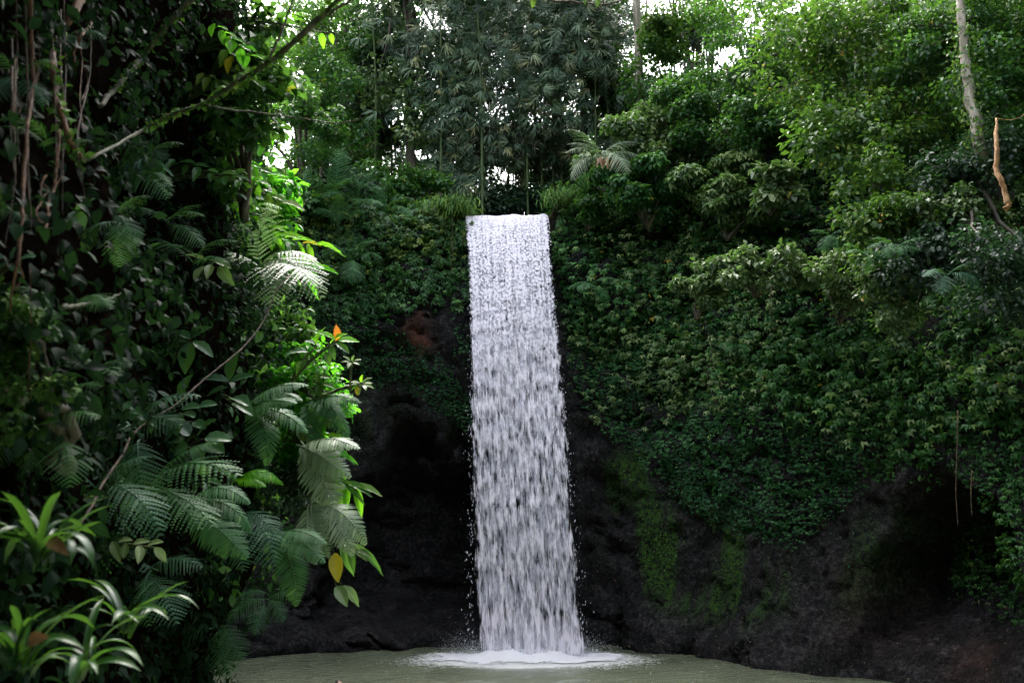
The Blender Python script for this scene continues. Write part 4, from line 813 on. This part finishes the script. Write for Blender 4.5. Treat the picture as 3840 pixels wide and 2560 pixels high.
# ferns elsewhere
LG2 = 'ferns on the ledge left of the waterfall'
for lab, px, py, Y, L in [('fern tuft on the left ledge nearest the bank edge', 312, 205, 26.8, 1.3), ('tall feathery fern on the left ledge below the bright gap tree', 335, 196, 27.2, 1.5), ('middle fern of the patch on the left ledge', 358, 205, 27.0, 1.3), ('fern of the left ledge patch nearest the waterfall', 385, 212, 27.0, 1.2), ('low fern drooping over the left ledge', 340, 222, 26.6, 1.1), ('fern hanging down the leafy face left of the waterfall', 352, 262, 26.3, 1.2), ('fern high on the slope behind the left ledge', 320, 165, 28.0, 1.5)]:
    fern(lab, at(px, py, Y), L, ALL, 'fern', 0, LG2)
fern('pale tree fern arching above the right end of the lip', at(600, 158, 25.8), 1.5, [(-1, .1), (-.9, -.25), (-.8, -.5), (-.5, .2), (.9, .1), (.8, -.3), (.3, -.5), (-1, .3)], 'fern_pale', 0, rise=.25)
fern('small fern low on the cliff right of the waterfall', at(592, 285, 26.4), .9, DN, 'fern', 0, rise=.2)
for lab, px, py, Y, L, mk in [('green fern on the right wall, left of the pair', 862, 252, 17.5, .6, 'fern'), ('olive fern on the right wall, right of the pair', 895, 248, 17.2, .65, 'fern'), ('fern under the hanging vivid branches on the right wall', 832, 235, 18.6, .65, 'fern'), ('dim fern high on the near right wall', 945, 275, 16.5, .7, 'fern_blue'), ('small lit fern beside the trailing olive shrub', 735, 345, 22.5, .7, 'fern')]:
    fern(lab, at(px, py, Y), L, DN, mk, 0, 'ferns on the right wall', rise=.3)

# ------------------------------------------------------------------ broad leaved plants on the left bank
def big_leaf(name, m, w_, heart, curl, seed, veins=True):
    """leaf blade 1 m long with a folded midrib and rippled edge"""
    rg = np.random.default_rng(seed); ny, nx = 13, 7; V = []; F_ = []
    for i in range(ny):
        s = i / (ny - 1)
        prof = (math.sin(math.pi * s ** (.62 if heart else .85)) ** (.75 if heart else .9)) if 0 < s < 1 else 0.012
        for j in range(nx):
            a = (j / (nx - 1) - .5) * 2; x = a * w_ * prof; back_ = -.14 * (abs(a)) * (1 - s) ** 3 if heart else 0
            V.append((x, s + back_, .10 * abs(a) * prof - curl * s * s + .012 * math.sin(s * 26) * abs(a) + .01 * rg.standard_normal() * (abs(a) > .6)))
    for i in range(ny - 1):
        for j in range(nx - 1):
            q = (i * nx + j, i * nx + j + 1, (i + 1) * nx + j + 1, (i + 1) * nx + j); F_ += [(q[0], q[1], q[2]), (q[0], q[2], q[3])]
    V = np.array(V); t = np.clip(.5 + .15 * rg.standard_normal() + .25 * (np.arange(len(V)) % nx == nx // 2), 0, .97)
    return mesh_data(name, V, np.array(F_), m, t * np.ones(len(V)), True)
BL = {}
def bl(mk, shape):
    if (mk, shape) not in BL:
        w_, h_, c_ = dict(oval=(.24, False, .22), heart=(.40, True, .18), long=(.13, False, .35), round=(.36, False, .12))[shape]
        BL[(mk, shape)] = [big_leaf('leaf', M[mk], w_ * f, h_, c_ * g, i) for i, (f, g) in enumerate([(1, 1), (.9, 1.5), (1.1, .7)])]
    return BL[(mk, shape)]
class W:
    def __init__(s, px, py, Y): s.p, s.k = onwall(px, py, Y)
def leafy(name, label, c, spec, mk, shape, size, group=None, special=None, foot=None, cat_='plant', stem=.008):
    """spec: list of (dx, dz, rightward, upward) leaf bases (m, from c) and headings"""
    k = 1.0
    if isinstance(c, W): c, k = c.p, c.k
    size = size * k; spec = [(a * k, b * k, e, f) for a, b, e, f in spec]
    root = thing(name, c, label, cat_, group); A = Acc(); foot = np.array([-.25, .25, -.15]) if foot is None else np.array(foot, float)
    for i, (dx, dz_, hx, hz) in enumerate(spec):
        b = np.array([dx, -.04 * rng.random(), dz_]); mk2 = (special or {}).get(i, mk)
        d = np.array([hx + .1 * rng.standard_normal(), -.35 + .25 * rng.standard_normal(), hz + .1 * rng.standard_normal()])
        A.add(*tube(curve([foot, (foot + b) * .5 + [0, -.02, .05], b], 6), np.linspace(stem, stem * .6, 6), 4))
        place('leaf', bl(mk2, shape)[rng.integers(0, 3)], root, b, d, np.array([.3 * rng.standard_normal() , -.75, .9]), size * (.75 + .45 * rng.random()))
    obj('stem', A.data('stem', M['stem'], True), root); return root
def whorl(n, r, tilt=0):
    return [(r * math.cos(a), r * math.sin(a) * .6, math.cos(a), math.sin(a) * .6 + tilt) for a in np.linspace(0, 2 * math.pi, n, endpoint=False) + .3]
def spray(n, dx, dz_, hx, hz):
    return [(dx * i / n, dz_ * i / n, hx + (.5 if i % 2 else -.5), hz + (.35 if i % 2 else -.35)) for i in range(n)]
BG = 'broad leaved plants on the left bank'
leafy('broadleaf_plant', 'glossy plant with a single upright orange leaf at the tip', W(336, 343, 9.2), [(0, .03, .05, 1.0), (.02, .02, .9, .15), (0, .02, -.7, .6), (0, 0, .8, -.4), (-.05, -.03, .3, -.8), (-.18, -.02, -.8, .3), (-.2, -.03, .1, .8), (-.28, -.1, -.9, .1), (-.1, -.1, .5, -.9), (-.3, -.18, -.3, -.8), (-.06, 0, .9, .35)], 'fern_bright', 'oval', .20, BG, {0: 'orange', 5: 'broad', 7: 'broad', 8: 'strap', 3: 'strap', 4: 'broad', 9: 'strap'}, foot=(-.5, .1, -.45))
leafy('broadleaf_plant', 'small twig with yellow green leaves poking out over the dark cliff', W(362, 384, 9.4), whorl(9, .03) + [(-.05, -.02, .2, -.9), (-.1, -.03, -.8, .2)], 'pale', 'oval', .105, BG, {2: 'fern_bright', 5: 'fern_bright', 9: 'yellow'}, foot=(-.6, .05, -.25))
leafy('broadleaf_plant', 'tiny sprig of upright leaves above the yellow green twig', W(352, 362, 9.3), whorl(6, .02, .3), 'pale', 'oval', .09, BG, foot=(-.02, .05, -.3))
leafy('broadleaf_plant', 'plant of big dark oval leaves beneath the silvery tree fern', W(192, 342, 8.2), [(0, 0, -.1, -1), (-.02, 0, -.9, .05), (.02, 0, .8, -.45), (0, .03, .7, .35), (0, .02, -.6, .5), (-.1, -.03, -.9, -.6)], 'broad', 'oval', .30, BG)
leafy('broadleaf_plant', 'plant with five spreading oval leaves right of the thin branch', W(230, 382, 8.3), [(0, 0, -.9, .3), (0, 0, .9, .35), (0, -.05, -.9, -.3), (.03, -.15, .8, -.1), (.05, -.2, .8, -.45), (0, .02, .2, .9)], 'broad', 'oval', .27, BG)
leafy('broadleaf_plant', 'clump of heart shaped leaves behind the thin branch', W(175, 410, 7.9), whorl(8, .10) + whorl(6, .26), 'broad', 'heart', .17, BG)
leafy('broadleaf_plant', 'clump of heart shaped leaves lower beside the palm like fern', W(196, 440, 7.8), whorl(7, .12), 'broad', 'heart', .18, BG)
leafy('broadleaf_plant', 'small heart leaved vine in the centre of the dark bank', W(122, 400, 8.2), spray(9, .35, -.25, .2, -.7), 'broad', 'heart', .11, BG)
leafy('broadleaf_plant', 'round leaved pair on thin stalks at mid left', W(142, 258, 8.4), [(0, .05, -.6, .1), (.08, .03, .2, -.9), (-.05, -.05, -.8, -.5), (.1, .1, .8, .3)], 'broad', 'round', .18, BG)
leafy('broadleaf_plant', 'folded pale leaves hanging left of the silvery tree fern', W(212, 265, 8.9), [(0, 0, .1, -.9), (.05, .03, .9, -.2), (-.05, .03, -.8, .3), (.1, -.02, .5, -.7), (-.06, -.02, -.5, -.6)], 'pale', 'oval', .26, BG)
leafy('broadleaf_plant', 'palmate plant with seven drooping finger leaves', W(143, 160, 8.0), [(0, 0, math.cos(a), math.sin(a)) for a in np.linspace(-2.9, -.25, 7)], 'fern_blue', 'long', .32, BG)
leafy('broadleaf_plant', 'leafy vine with dark leaves right of the palmate plant', W(175, 160, 8.6), spray(11, .75, -.25, .5, -.3), 'mid', 'oval', .17, BG)
leafy('broadleaf_plant', 'glowing green long leaves along the bank edge at mid height', W(232, 165, 10.4), spray(12, .7, -.55, .7, -.5), 'bright', 'oval', .27, BG, {3: 'fern_bright', 6: 'fern_bright'})
leafy('broadleaf_plant', 'glowing green long leaves lower on the bank edge', W(236, 200, 10.2), spray(10, .6, -.5, .8, -.4), 'fern_bright', 'oval', .25, BG, {3: 'broad', 6: 'broad'})
leafy('broadleaf_plant', 'bright leaves beside the yellow fern tip over the water edge', W(278, 238, 10.6), spray(8, .5, -.1, .8, -.3), 'fern_bright', 'long', .34, BG, {2: 'mid', 5: 'yellow'})
leafy('broadleaf_plant', 'backlit leaves tinged yellow near the top of the bank edge', W(228, 50, 9.6), spray(10, .35, -.45, .3, -.8), 'bright', 'oval', .22, BG, {2: 'yellow', 5: 'fern_bright', 7: 'fern_bright'})
leafy('broadleaf_plant', 'drooping leaf sprays under the mossy knot of the branch', W(205, 75, 9.6), spray(11, .45, -.2, .1, -.7), 'bright', 'oval', .19, BG, {4: 'mid', 6: 'mid'})
leafy('broadleaf_plant', 'row of hanging oval leaves on a horizontal twig at the top', W(238, 30, 8.2), [(i * .095, -.005 * i, .12, -1) for i in range(11)], 'mid', 'oval', .145, BG, {8: 'bright', 9: 'fern_bright', 10: 'fern_bright'}, foot=(-.3, 0, .1))
leafy('broadleaf_plant', 'long pointed leaves hanging off the bank into the cave darkness', W(335, 478, 9.4), spray(7, .25, -.1, .8, -.75), 'fern_bright', 'long', .38, BG, {1: 'mid', 3: 'mid', 5: 'pale'})
leafy('broadleaf_plant', 'narrow pointed leaves lowest at the bank tip', W(338, 540, 9.3), spray(6, .2, -.08, .75, -.8), 'mid', 'long', .34, BG, {1: 'pale', 3: 'pale'})
leafy('broadleaf_plant', 'spotted yellow leaf and olive leaf hanging side by side at the bank tip', W(334, 585, 9.2), [(0, .32, .15, -.95), (.03, 0, .7, -.75), (.08, 0, .8, -.8)], 'pale', 'oval', .30, BG, {0: 'yellow'}, foot=(-.2, .1, .5))
leafy('broadleaf_plant', 'dark leaves glowing at the base of the orange leaved plant', W(318, 372, 9.5), spray(12, .15, -.55, .6, -.5), 'bright', 'oval', .15, BG, {2: 'strap', 5: 'pale', 8: 'pale'})
leafy('broadleaf_plant', 'pale and green mixed leaves over the palm like fern', W(300, 425, 9.5), spray(12, .3, -.35, .5, -.3), 'pale', 'oval', .14, BG, {2: 'bright', 5: 'bright', 8: 'yellow'})
leafy('broadleaf_plant', 'dark oval leaves under the bright fern tuft', W(205, 480, 7.6), whorl(5, .04, -.3), 'broad', 'oval', .17, BG)
leafy('broadleaf_plant', 'small plant with light leaves above the grey fern row', W(86, 497, 6.0), whorl(5, .02, .3), 'bright', 'oval', .10, BG)
leafy('broadleaf_plant', 'heart leaves at the left edge near the fern row', W(35, 425, 7.6), whorl(5, .10), 'broad', 'heart', .16, BG)
leafy('broadleaf_plant', 'blue grey leaves at the far left, level with the silvery fern', W(14, 262, 7.2), whorl(5, .08), 'fern_blue', 'heart', .16, BG)
leafy('broadleaf_plant', 'light leaves half hidden under the fern row', W(112, 540, 6.2), spray(7, .35, -.05, .6, .05), 'pale', 'oval', .13, BG)
leafy('broadleaf_plant', 'single heart leaf lit on the dark bank at upper mid left', W(76, 214, 7.4), [(0, 0, .3, -.6), (.05, .05, .6, .3)], 'broad', 'heart', .20, BG)
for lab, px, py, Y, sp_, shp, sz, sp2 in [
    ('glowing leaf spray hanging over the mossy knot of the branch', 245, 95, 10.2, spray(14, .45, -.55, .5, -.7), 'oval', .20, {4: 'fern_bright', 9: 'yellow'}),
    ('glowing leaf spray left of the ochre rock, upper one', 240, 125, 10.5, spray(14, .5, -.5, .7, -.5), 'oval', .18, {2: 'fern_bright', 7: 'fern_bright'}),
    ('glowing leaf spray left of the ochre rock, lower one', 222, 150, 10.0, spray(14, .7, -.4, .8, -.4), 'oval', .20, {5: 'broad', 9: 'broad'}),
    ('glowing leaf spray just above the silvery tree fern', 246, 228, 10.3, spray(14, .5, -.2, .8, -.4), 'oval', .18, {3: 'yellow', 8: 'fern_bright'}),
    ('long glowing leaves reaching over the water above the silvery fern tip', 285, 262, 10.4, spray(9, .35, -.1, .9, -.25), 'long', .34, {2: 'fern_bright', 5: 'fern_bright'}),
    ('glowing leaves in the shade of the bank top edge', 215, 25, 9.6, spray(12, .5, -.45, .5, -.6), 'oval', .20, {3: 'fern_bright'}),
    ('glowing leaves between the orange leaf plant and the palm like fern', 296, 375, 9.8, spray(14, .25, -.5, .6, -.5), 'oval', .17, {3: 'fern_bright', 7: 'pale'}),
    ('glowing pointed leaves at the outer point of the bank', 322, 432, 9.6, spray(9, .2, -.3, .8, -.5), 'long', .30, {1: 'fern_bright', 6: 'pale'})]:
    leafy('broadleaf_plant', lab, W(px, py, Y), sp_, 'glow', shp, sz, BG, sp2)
shrub('shrub', 'fine leaved shrub filling the bank edge below the glossy orange leaf', onwall(300, 395, 9.9)[0], (.55, .3, .75), 26, .17, 2600, 'leaf', .075, M['glow'], 'shrubs on the left bank', stems=6)
shrub('shrub', 'fine leaved dark shrub under the silvery tree fern', onwall(285, 345, 10.2)[0], (.55, .3, .6), 22, .17, 1900, 'leaf', .08, M['mid'], 'shrubs on the left bank', stems=6)
shrub('shrub', 'fine leaved shrub on the bank edge between the yellow ferns', onwall(262, 215, 11.0)[0], (.45, .3, .9), 22, .2, 2200, 'leaf', .12, M['glow'], 'shrubs on the left bank', stems=6)
shrub('shrub', 'loose green shrub at the top of the bank edge', onwall(235, 90, 10.6)[0], (.5, .3, 1.1), 26, .2, 2000, 'leaf', .12, M['mid'], 'shrubs on the left bank', stems=6)
shrub('shrub', 'dim small leaved shrub on the lower bank above the water', onwall(300, 480, 10.0)[0], (.4, .3, .5), 16, .17, 1500, 'leaf', .07, M['dark'], 'shrubs on the left bank', stems=5)

# ------------------------------------------------------------------ strap leaved bromeliads close to the camera
def strap_mesh(seed, w_=.055, curl=1.2):
    ny, nx = 14, 5; V = []; F_ = []; th = 1.15; y = z = 0
    for i in range(ny):
        s = i / (ny - 1)
        for j in range(nx):
            a = (j / (nx - 1) - .5) * 2; ww = w_ * (.7 + .6 * math.sin(math.pi * min(1, s * .9))) * (1 - sstep(.82, 1.0, s) * .96)
            V.append((a * ww, y, z + .35 * ww * a * a))
        th -= curl / ny * (1 + .3 * s); y += math.cos(th) / ny; z += math.sin(th) / ny
    for i in range(ny - 1):
        for j in range(nx - 1):
            q = (i * nx + j, i * nx + j + 1, (i + 1) * nx + j + 1, (i + 1) * nx + j); F_ += [(q[0], q[1], q[2]), (q[0], q[2], q[3])]
    t = np.repeat(np.linspace(.25, .9, ny) ** 1.2, nx) * (.8 + .4 * np.random.default_rng(seed).random())
    return mesh_data('leaf', np.array(V), np.array(F_), M['strap'], np.clip(t, 0, 1), True)
STR = [strap_mesh(i, w_, c) for i, (w_, c) in enumerate([(.036, 1.3), (.045, 2.0), (.032, 1.0), (.040, 2.6)])]
def bromeliad(label, c, size, n, tilt=(0, 0, 1), dead=0):
    root = thing('bromeliad', c, label, 'plant', 'strap leaved bromeliads close to the camera')
    for i in range(n):
        a = i * 2.4 + rng.random() * .4; d = nrm(np.array([math.cos(a), math.sin(a) * .8 - .15, .0]) + np.array(tilt) * .18)
        place('leaf', STR[rng.integers(0, 4)], root, rng.normal(0, .015, 3), d, np.array([0, 0, 1.0]) + rng.normal(0, .2, 3), size * .85 * (.65 + .6 * rng.random()))
    for i in range(dead):
        place('withered_leaf', bl('dead', 'oval')[i % 3], root, (.05, -.05, .08), (.5 - rng.random(), -.2, .8 - rng.random()), (0, -1, .3), size * .24)
    return root
bromeliad('largest bromeliad at the left edge, with a brown withered leaf', at(42, 560, 3.3), .42, 20, dead=2)
bromeliad('upright bromeliad with arching leaves right of the largest one', at(125, 630, 3.9), .38, 15)
bromeliad('bromeliad at the bottom left corner of the frame', at(18, 665, 3.0), .40, 16, dead=1)
bromeliad('half shaded bromeliad between the other three at bottom left', at(80, 675, 3.4), .34, 12)

# ------------------------------------------------------------------ branches, lianas and roots over the left bank
def clampw(px, py, Y):
    p, k = onwall(px, py, Y, gap=.70, reach=0.0); return p if k < 1 else at(px, py, Y)
def limb(name, label, pts, Y, r0, r1, m, cat_, side=(), moss_=0, group=None):
    P = np.array([clampw(px, py, Y[i] if isinstance(Y, (list, tuple)) else Y) for i, (px, py) in enumerate(pts)]); o0 = P[0].copy()
    root = thing(name, o0, label, cat_, group); A = Acc(); c = curve(P - o0, 40, r0 * .22)
    A.add(*tube(c, np.linspace(r0, r1, 40) * (1 + .18 * rng.standard_normal(40).clip(-1.5, 1.5)), 7, .25)); obj('limb', A.data('limb', M[m], True), root)
    for sp_, ra, rb in side:
        B = Acc(); Q = np.array([clampw(*q) for q in sp_]) - o0; B.add(*tube(curve(Q, 24, ra * .25), np.linspace(ra, rb, 24), 5, .2)); obj('twig', B.data('twig', M[m], True), root)
    if moss_:
        k = moss_; q = c[rng.integers(8, 40, k)] + rnd(k) * r0 * .9
        V, Fc, T = scatter('small', q, rnd(k) + [0, 0, -.4], rnd(k) + [0, 0, .5], .025 + .03 * rng.random(k), rng.random(k)); tag(obj('moss_tufts', mesh_data('moss_tufts', V, Fc, M['moss'], T), root), kind='stuff')
    return root
limb('branch', 'long bare mossy branch crossing diagonally at upper left', [(88, 160), (137, 133), (167, 117), (206, 102), (227, 88), (258, 69), (295, 41), (342, -4)], [5.0, 5.0, 5.0, 5.0, 5.0, 4.9, 4.8, 4.7], .009, .016, 'bark_moss', 'branch',
     side=[([(202, 104, 5.0), (232, 110, 5.0), (265, 113, 4.9), (300, 118, 4.9), (332, 123, 4.9), (350, 121, 4.9), (362, 118, 4.9), (376, 109, 4.8)], .006, .003), ([(270, 57, 4.9), (282, 30, 4.9), (295, -6, 4.9)], .010, .006), ([(320, 18, 4.8), (345, 4, 4.8), (362, -6, 4.8)], .012, .006)], moss_=220)
limb('branch', 'dim shaded branch rising steeply at upper left', [(100, 106), (112, 92), (125, 77), (140, 60), (155, 41), (172, 20), (196, -6)], 6.6, .016, .024, 'bark_moss', 'branch', moss_=150)
limb('branch', 'thick rusty limb at the top left, bending down', [(86, -6), (72, 15), (59, 37), (52, 65), (56, 90), (62, 118), (71, 144), (84, 162)], 5.6, .024, .012, 'root', 'branch', side=[([(94, 20, 5.6), (84, 32, 5.6), (76, 46, 5.6), (74, 62, 5.6)], .012, .006)], moss_=120)
limb('branch', 'thin bare branch crossing the fern bank at lower left', [(290, 275), (277, 290), (265, 318), (243, 347), (206, 377), (177, 403), (137, 429), (122, 455), (103, 483), (88, 512), (74, 530)], [8.4, 8.2, 8, 7.6, 7, 6.5, 6.0, 5.6, 5.2, 4.8, 4.5], .006, .008, 'liana', 'branch')
limb('twig', 'bare arching twig in front of the dark bank', [(62, 307), (85, 304), (105, 299), (121, 293)], 7.8, .010, .005, 'bark_moss', 'twig')
limb('twig', 'thin stem hooked above the dark cliff below the orange leaved plant', [(312, 408), (330, 402), (348, 396), (358, 388), (362, 382)], 9.4, .007, .004, 'stem', 'twig')
RO = 'hanging roots at the left'
for lab, pts, Y, r in [('thickest orange root hanging at far left', [(31, -4), (32, 52), (33, 88), (28, 125), (24, 177), (21, 228), (19, 262)], 5.4, .017), ('orange root hanging right of the thickest one', [(60, 130), (57, 160), (55, 184), (48, 205), (46, 232)], 5.5, .013),
        ('short golden root left of the thickest one', [(20, 232), (17, 262), (12, 290), (10, 312)], 5.6, .011), ('curled orange root tangle low at left', [(43, 200), (36, 212), (42, 222), (50, 214), (46, 204)], 5.5, .006), ('thin straight root near the left frame edge', [(15, 60), (15, 90), (14, 120)], 5.6, .006),
        ('pale thin root beside the rusty limb', [(76, 30), (82, 60), (80, 100), (84, 130)], 5.8, .005), ('long thin root falling past the dark ferns', [(30, 270), (31, 330), (29, 380), (32, 440)], 6.2, .005), ('crooked yellow root above the curled tangle', [(46, 175), (42, 182), (40, 198), (41, 206)], 5.5, .008)]:
    limb('hanging_root', lab, pts, Y, r * .62, r * .35, 'root', 'root', group=RO, side=[([(pts[1][0], pts[1][1], Y), (pts[1][0] + 6, (pts[1][1] + pts[2][1]) / 2, Y), (pts[2][0] + 2, pts[2][1], Y)], r * .35, r * .25)])
for i in range(11):
    px0 = 4 + 108 * rng.random() ** 1.1; py0 = -8 + 60 * rng.random(); ln = 60 + 170 * rng.random(); w0 = rng.normal(0, 6, 4)
    limb('hanging_liana', 'thin dark brown liana among many hanging at the upper left', [(px0 + w0[k] * (k > 0), py0 + ln * k / 3) for k in range(4)], 5.9, .0022 + .003 * rng.random(), .0015, 'liana', 'liana', group='thin dark lianas hanging at upper left')
shrub('moss_clump', 'mossy overgrown stub at the left edge under the twig fern', onwall(14, 345, 6.0)[0], (.22, .2, .45), 20, .09, 2200, 'small', .035, M['moss'], cat_='moss', stems=4)
# branch with leaves hanging into the frame at the top
P = [at(500, -14, 6.0), at(540, -2, 6.0), at(575, 2, 6.0), at(608, 4, 6.0), at(635, -6, 6.0)]
leafy('overhanging_branch', 'leafy green branch dipping into the top of the picture above the bamboo', at(560, 0, 6.0), [(-.20, .02, .05, -1), (-.10, .04, .8, -.3), (-.06, .02, -.5, -.5), (.20, .0, -.4, -.9), (.27, .0, .1, -1), (.30, .01, .9, .1), (.02, .05, .5, .1), (.34, .05, .7, .4), (-.3, .08, -.6, -.2)], 'bright', 'oval', .115, None, foot=(-.6, .0, .12), cat_='branch', stem=.006)
for q in COL.objects:
    if q.get('label', '').startswith('leafy green branch'):
        A = Acc(); A.add(*tube(curve(np.array(P) - P[0] + (P[0] - np.array(q.location)), 20, .004), np.linspace(.010, .006, 20), 5)); obj('twig', A.data('twig', M['bark'], True), q)
leafy('withered_fronds', 'brown withered strips hanging under the pale tree fern', at(606, 158, 25.4), [(.12 * i - .3, .05 * (i % 2), .05 * (i % 3), -1) for i in range(7)], 'dead', 'long', .4, None, foot=(-.1, .1, .1), cat_='dead fronds')
for lab, pts, Y in [('brown vine stem hanging down the near right cliff, longest one', [(958, 410), (957, 450), (956, 490), (958, 525)], 15.8), ('short brown vine stem beside the longest one on the near right cliff', [(972, 470), (971, 495), (972, 515)], 15.6),
        ('thin pale vine curling over the middle of the right cliff', [(705, 320), (712, 350), (708, 380), (718, 410)], 22.0), ('thin pale vine hanging from the jutting cream leaved shrub', [(772, 285), (770, 310), (776, 330)], 21.2), ('thin vine stem hanging from the lip grass left of the waterfall', [(452, 218), (453, 245), (451, 275)], 27.0)]:
    limb('hanging_vine', lab, pts, Y, .009, .006, 'liana', 'vine')
# ------------------------------------------------------------------ swimmer
def swimmer():
    c = at(343, 684, 19.6); root = thing('person', (c[0], 19.6, 0), 'dark haired swimmer in a red patterned top at the bottom edge of the pool', 'person')
    J = [(0, 0, -.50), (0, .02, -.25), (.02, .02, .02), (.03, 0, .14), (-.02, -.01, .24), (-.06, -.02, .34), (-.10, -.03, .42),
         (.20, .02, .12), (.34, -.02, -.10), (.42, -.24, -.20), (-.16, .02, .10), (-.30, -.04, -.12), (-.36, -.26, -.20),
         (.10, .02, -.62), (.14, .20, -.95), (.12, .55, -1.02), (-.10, .02, -.62), (-.14, .22, -.95), (-.12, .58, -1.0)]
    E = [(0, 1), (1, 2), (2, 3), (3, 4), (4, 5), (5, 6), (3, 7), (7, 8), (8, 9), (3, 10), (10, 11), (11, 12), (0, 13), (13, 14), (14, 15), (0, 16), (16, 17), (17, 18)]
    Rr = [.15, .13, .15, .13, .055, .085, .075, .065, .045, .03, .065, .045, .03, .09, .06, .04, .09, .06, .04]
    me = bpy.data.meshes.new('body'); me.from_pydata(J, E, []); o = obj('body', me, root)
    sk = o.modifiers.new('skin', 'SKIN'); 
    for v, r in zip(me.skin_vertices[0].data if me.skin_vertices else [], Rr): v.radius = (r, r * .8)
    if not me.skin_vertices:
        bpy.context.view_layer.objects.active = o
    ss = o.modifiers.new('sub', 'SUBSURF'); ss.levels = 2; ss.render_levels = 2
    m, t, out = mat('skin'); b = N(t, 'ShaderNodeBsdfPrincipled'); b.inputs['Base Color'].default_value = (.42, .22, .14, 1); b.inputs['Roughness'].default_value = .45; t.links.new(b.outputs[0], out.inputs[0]); me.materials.append(m)
    # patterned top: a slightly larger shell over the shoulders and back
    import bmesh
    def blob(name, cs, m_):
        bm = bmesh.new(); bmesh.ops.create_icosphere(bm, subdivisions=4, radius=1)
        for v in bm.verts:
            p = np.array(v.co); q = cs(p); v.co = q
        m2 = bpy.data.meshes.new(name); bm.to_mesh(m2); bm.free(); m2.materials.append(m_)
        for f in m2.polygons: f.use_smooth = True
        return obj(name, m2, root)
    m, t, out = mat('patterned_fabric'); tc = N(t, 'ShaderNodeTexCoord'); n1 = N(t, 'ShaderNodeTexNoise'); n1.inputs['Scale'].default_value = 16; t.links.new(tc.outputs['Object'], n1.inputs['Vector'])
    r = ramp(t, n1.outputs[0], [(.40, (.03, .01, .03)), (.47, (.30, .04, .06)), (.56, (.55, .20, .18)), (.66, (.10, .02, .05))]); b = N(t, 'ShaderNodeBsdfPrincipled'); b.inputs['Roughness'].default_value = .8; t.links.new(r.outputs[0], b.inputs['Base Color']); t.links.new(b.outputs[0], out.inputs[0])
    blob('swim_top', lambda p: (p[0] * .25 + .03, p[1] * .145 + .01, -.10 + p[2] * (.30 if p[2] > 0 else .36) * (1 - .12 * abs(p[0]))), m)
    m, t, out = mat('black_hair'); b = N(t, 'ShaderNodeBsdfPrincipled'); b.inputs['Base Color'].default_value = (.012, .009, .008, 1); b.inputs['Roughness'].default_value = .35; t.links.new(b.outputs[0], out.inputs[0])
    blob('hair', lambda p: (p[0] * .085 - .10, p[1] * .10 - .0 + (.02 if p[1] < 0 else 0), .345 + p[2] * (.105 if p[2] > 0 else .14)), m)
swimmer()
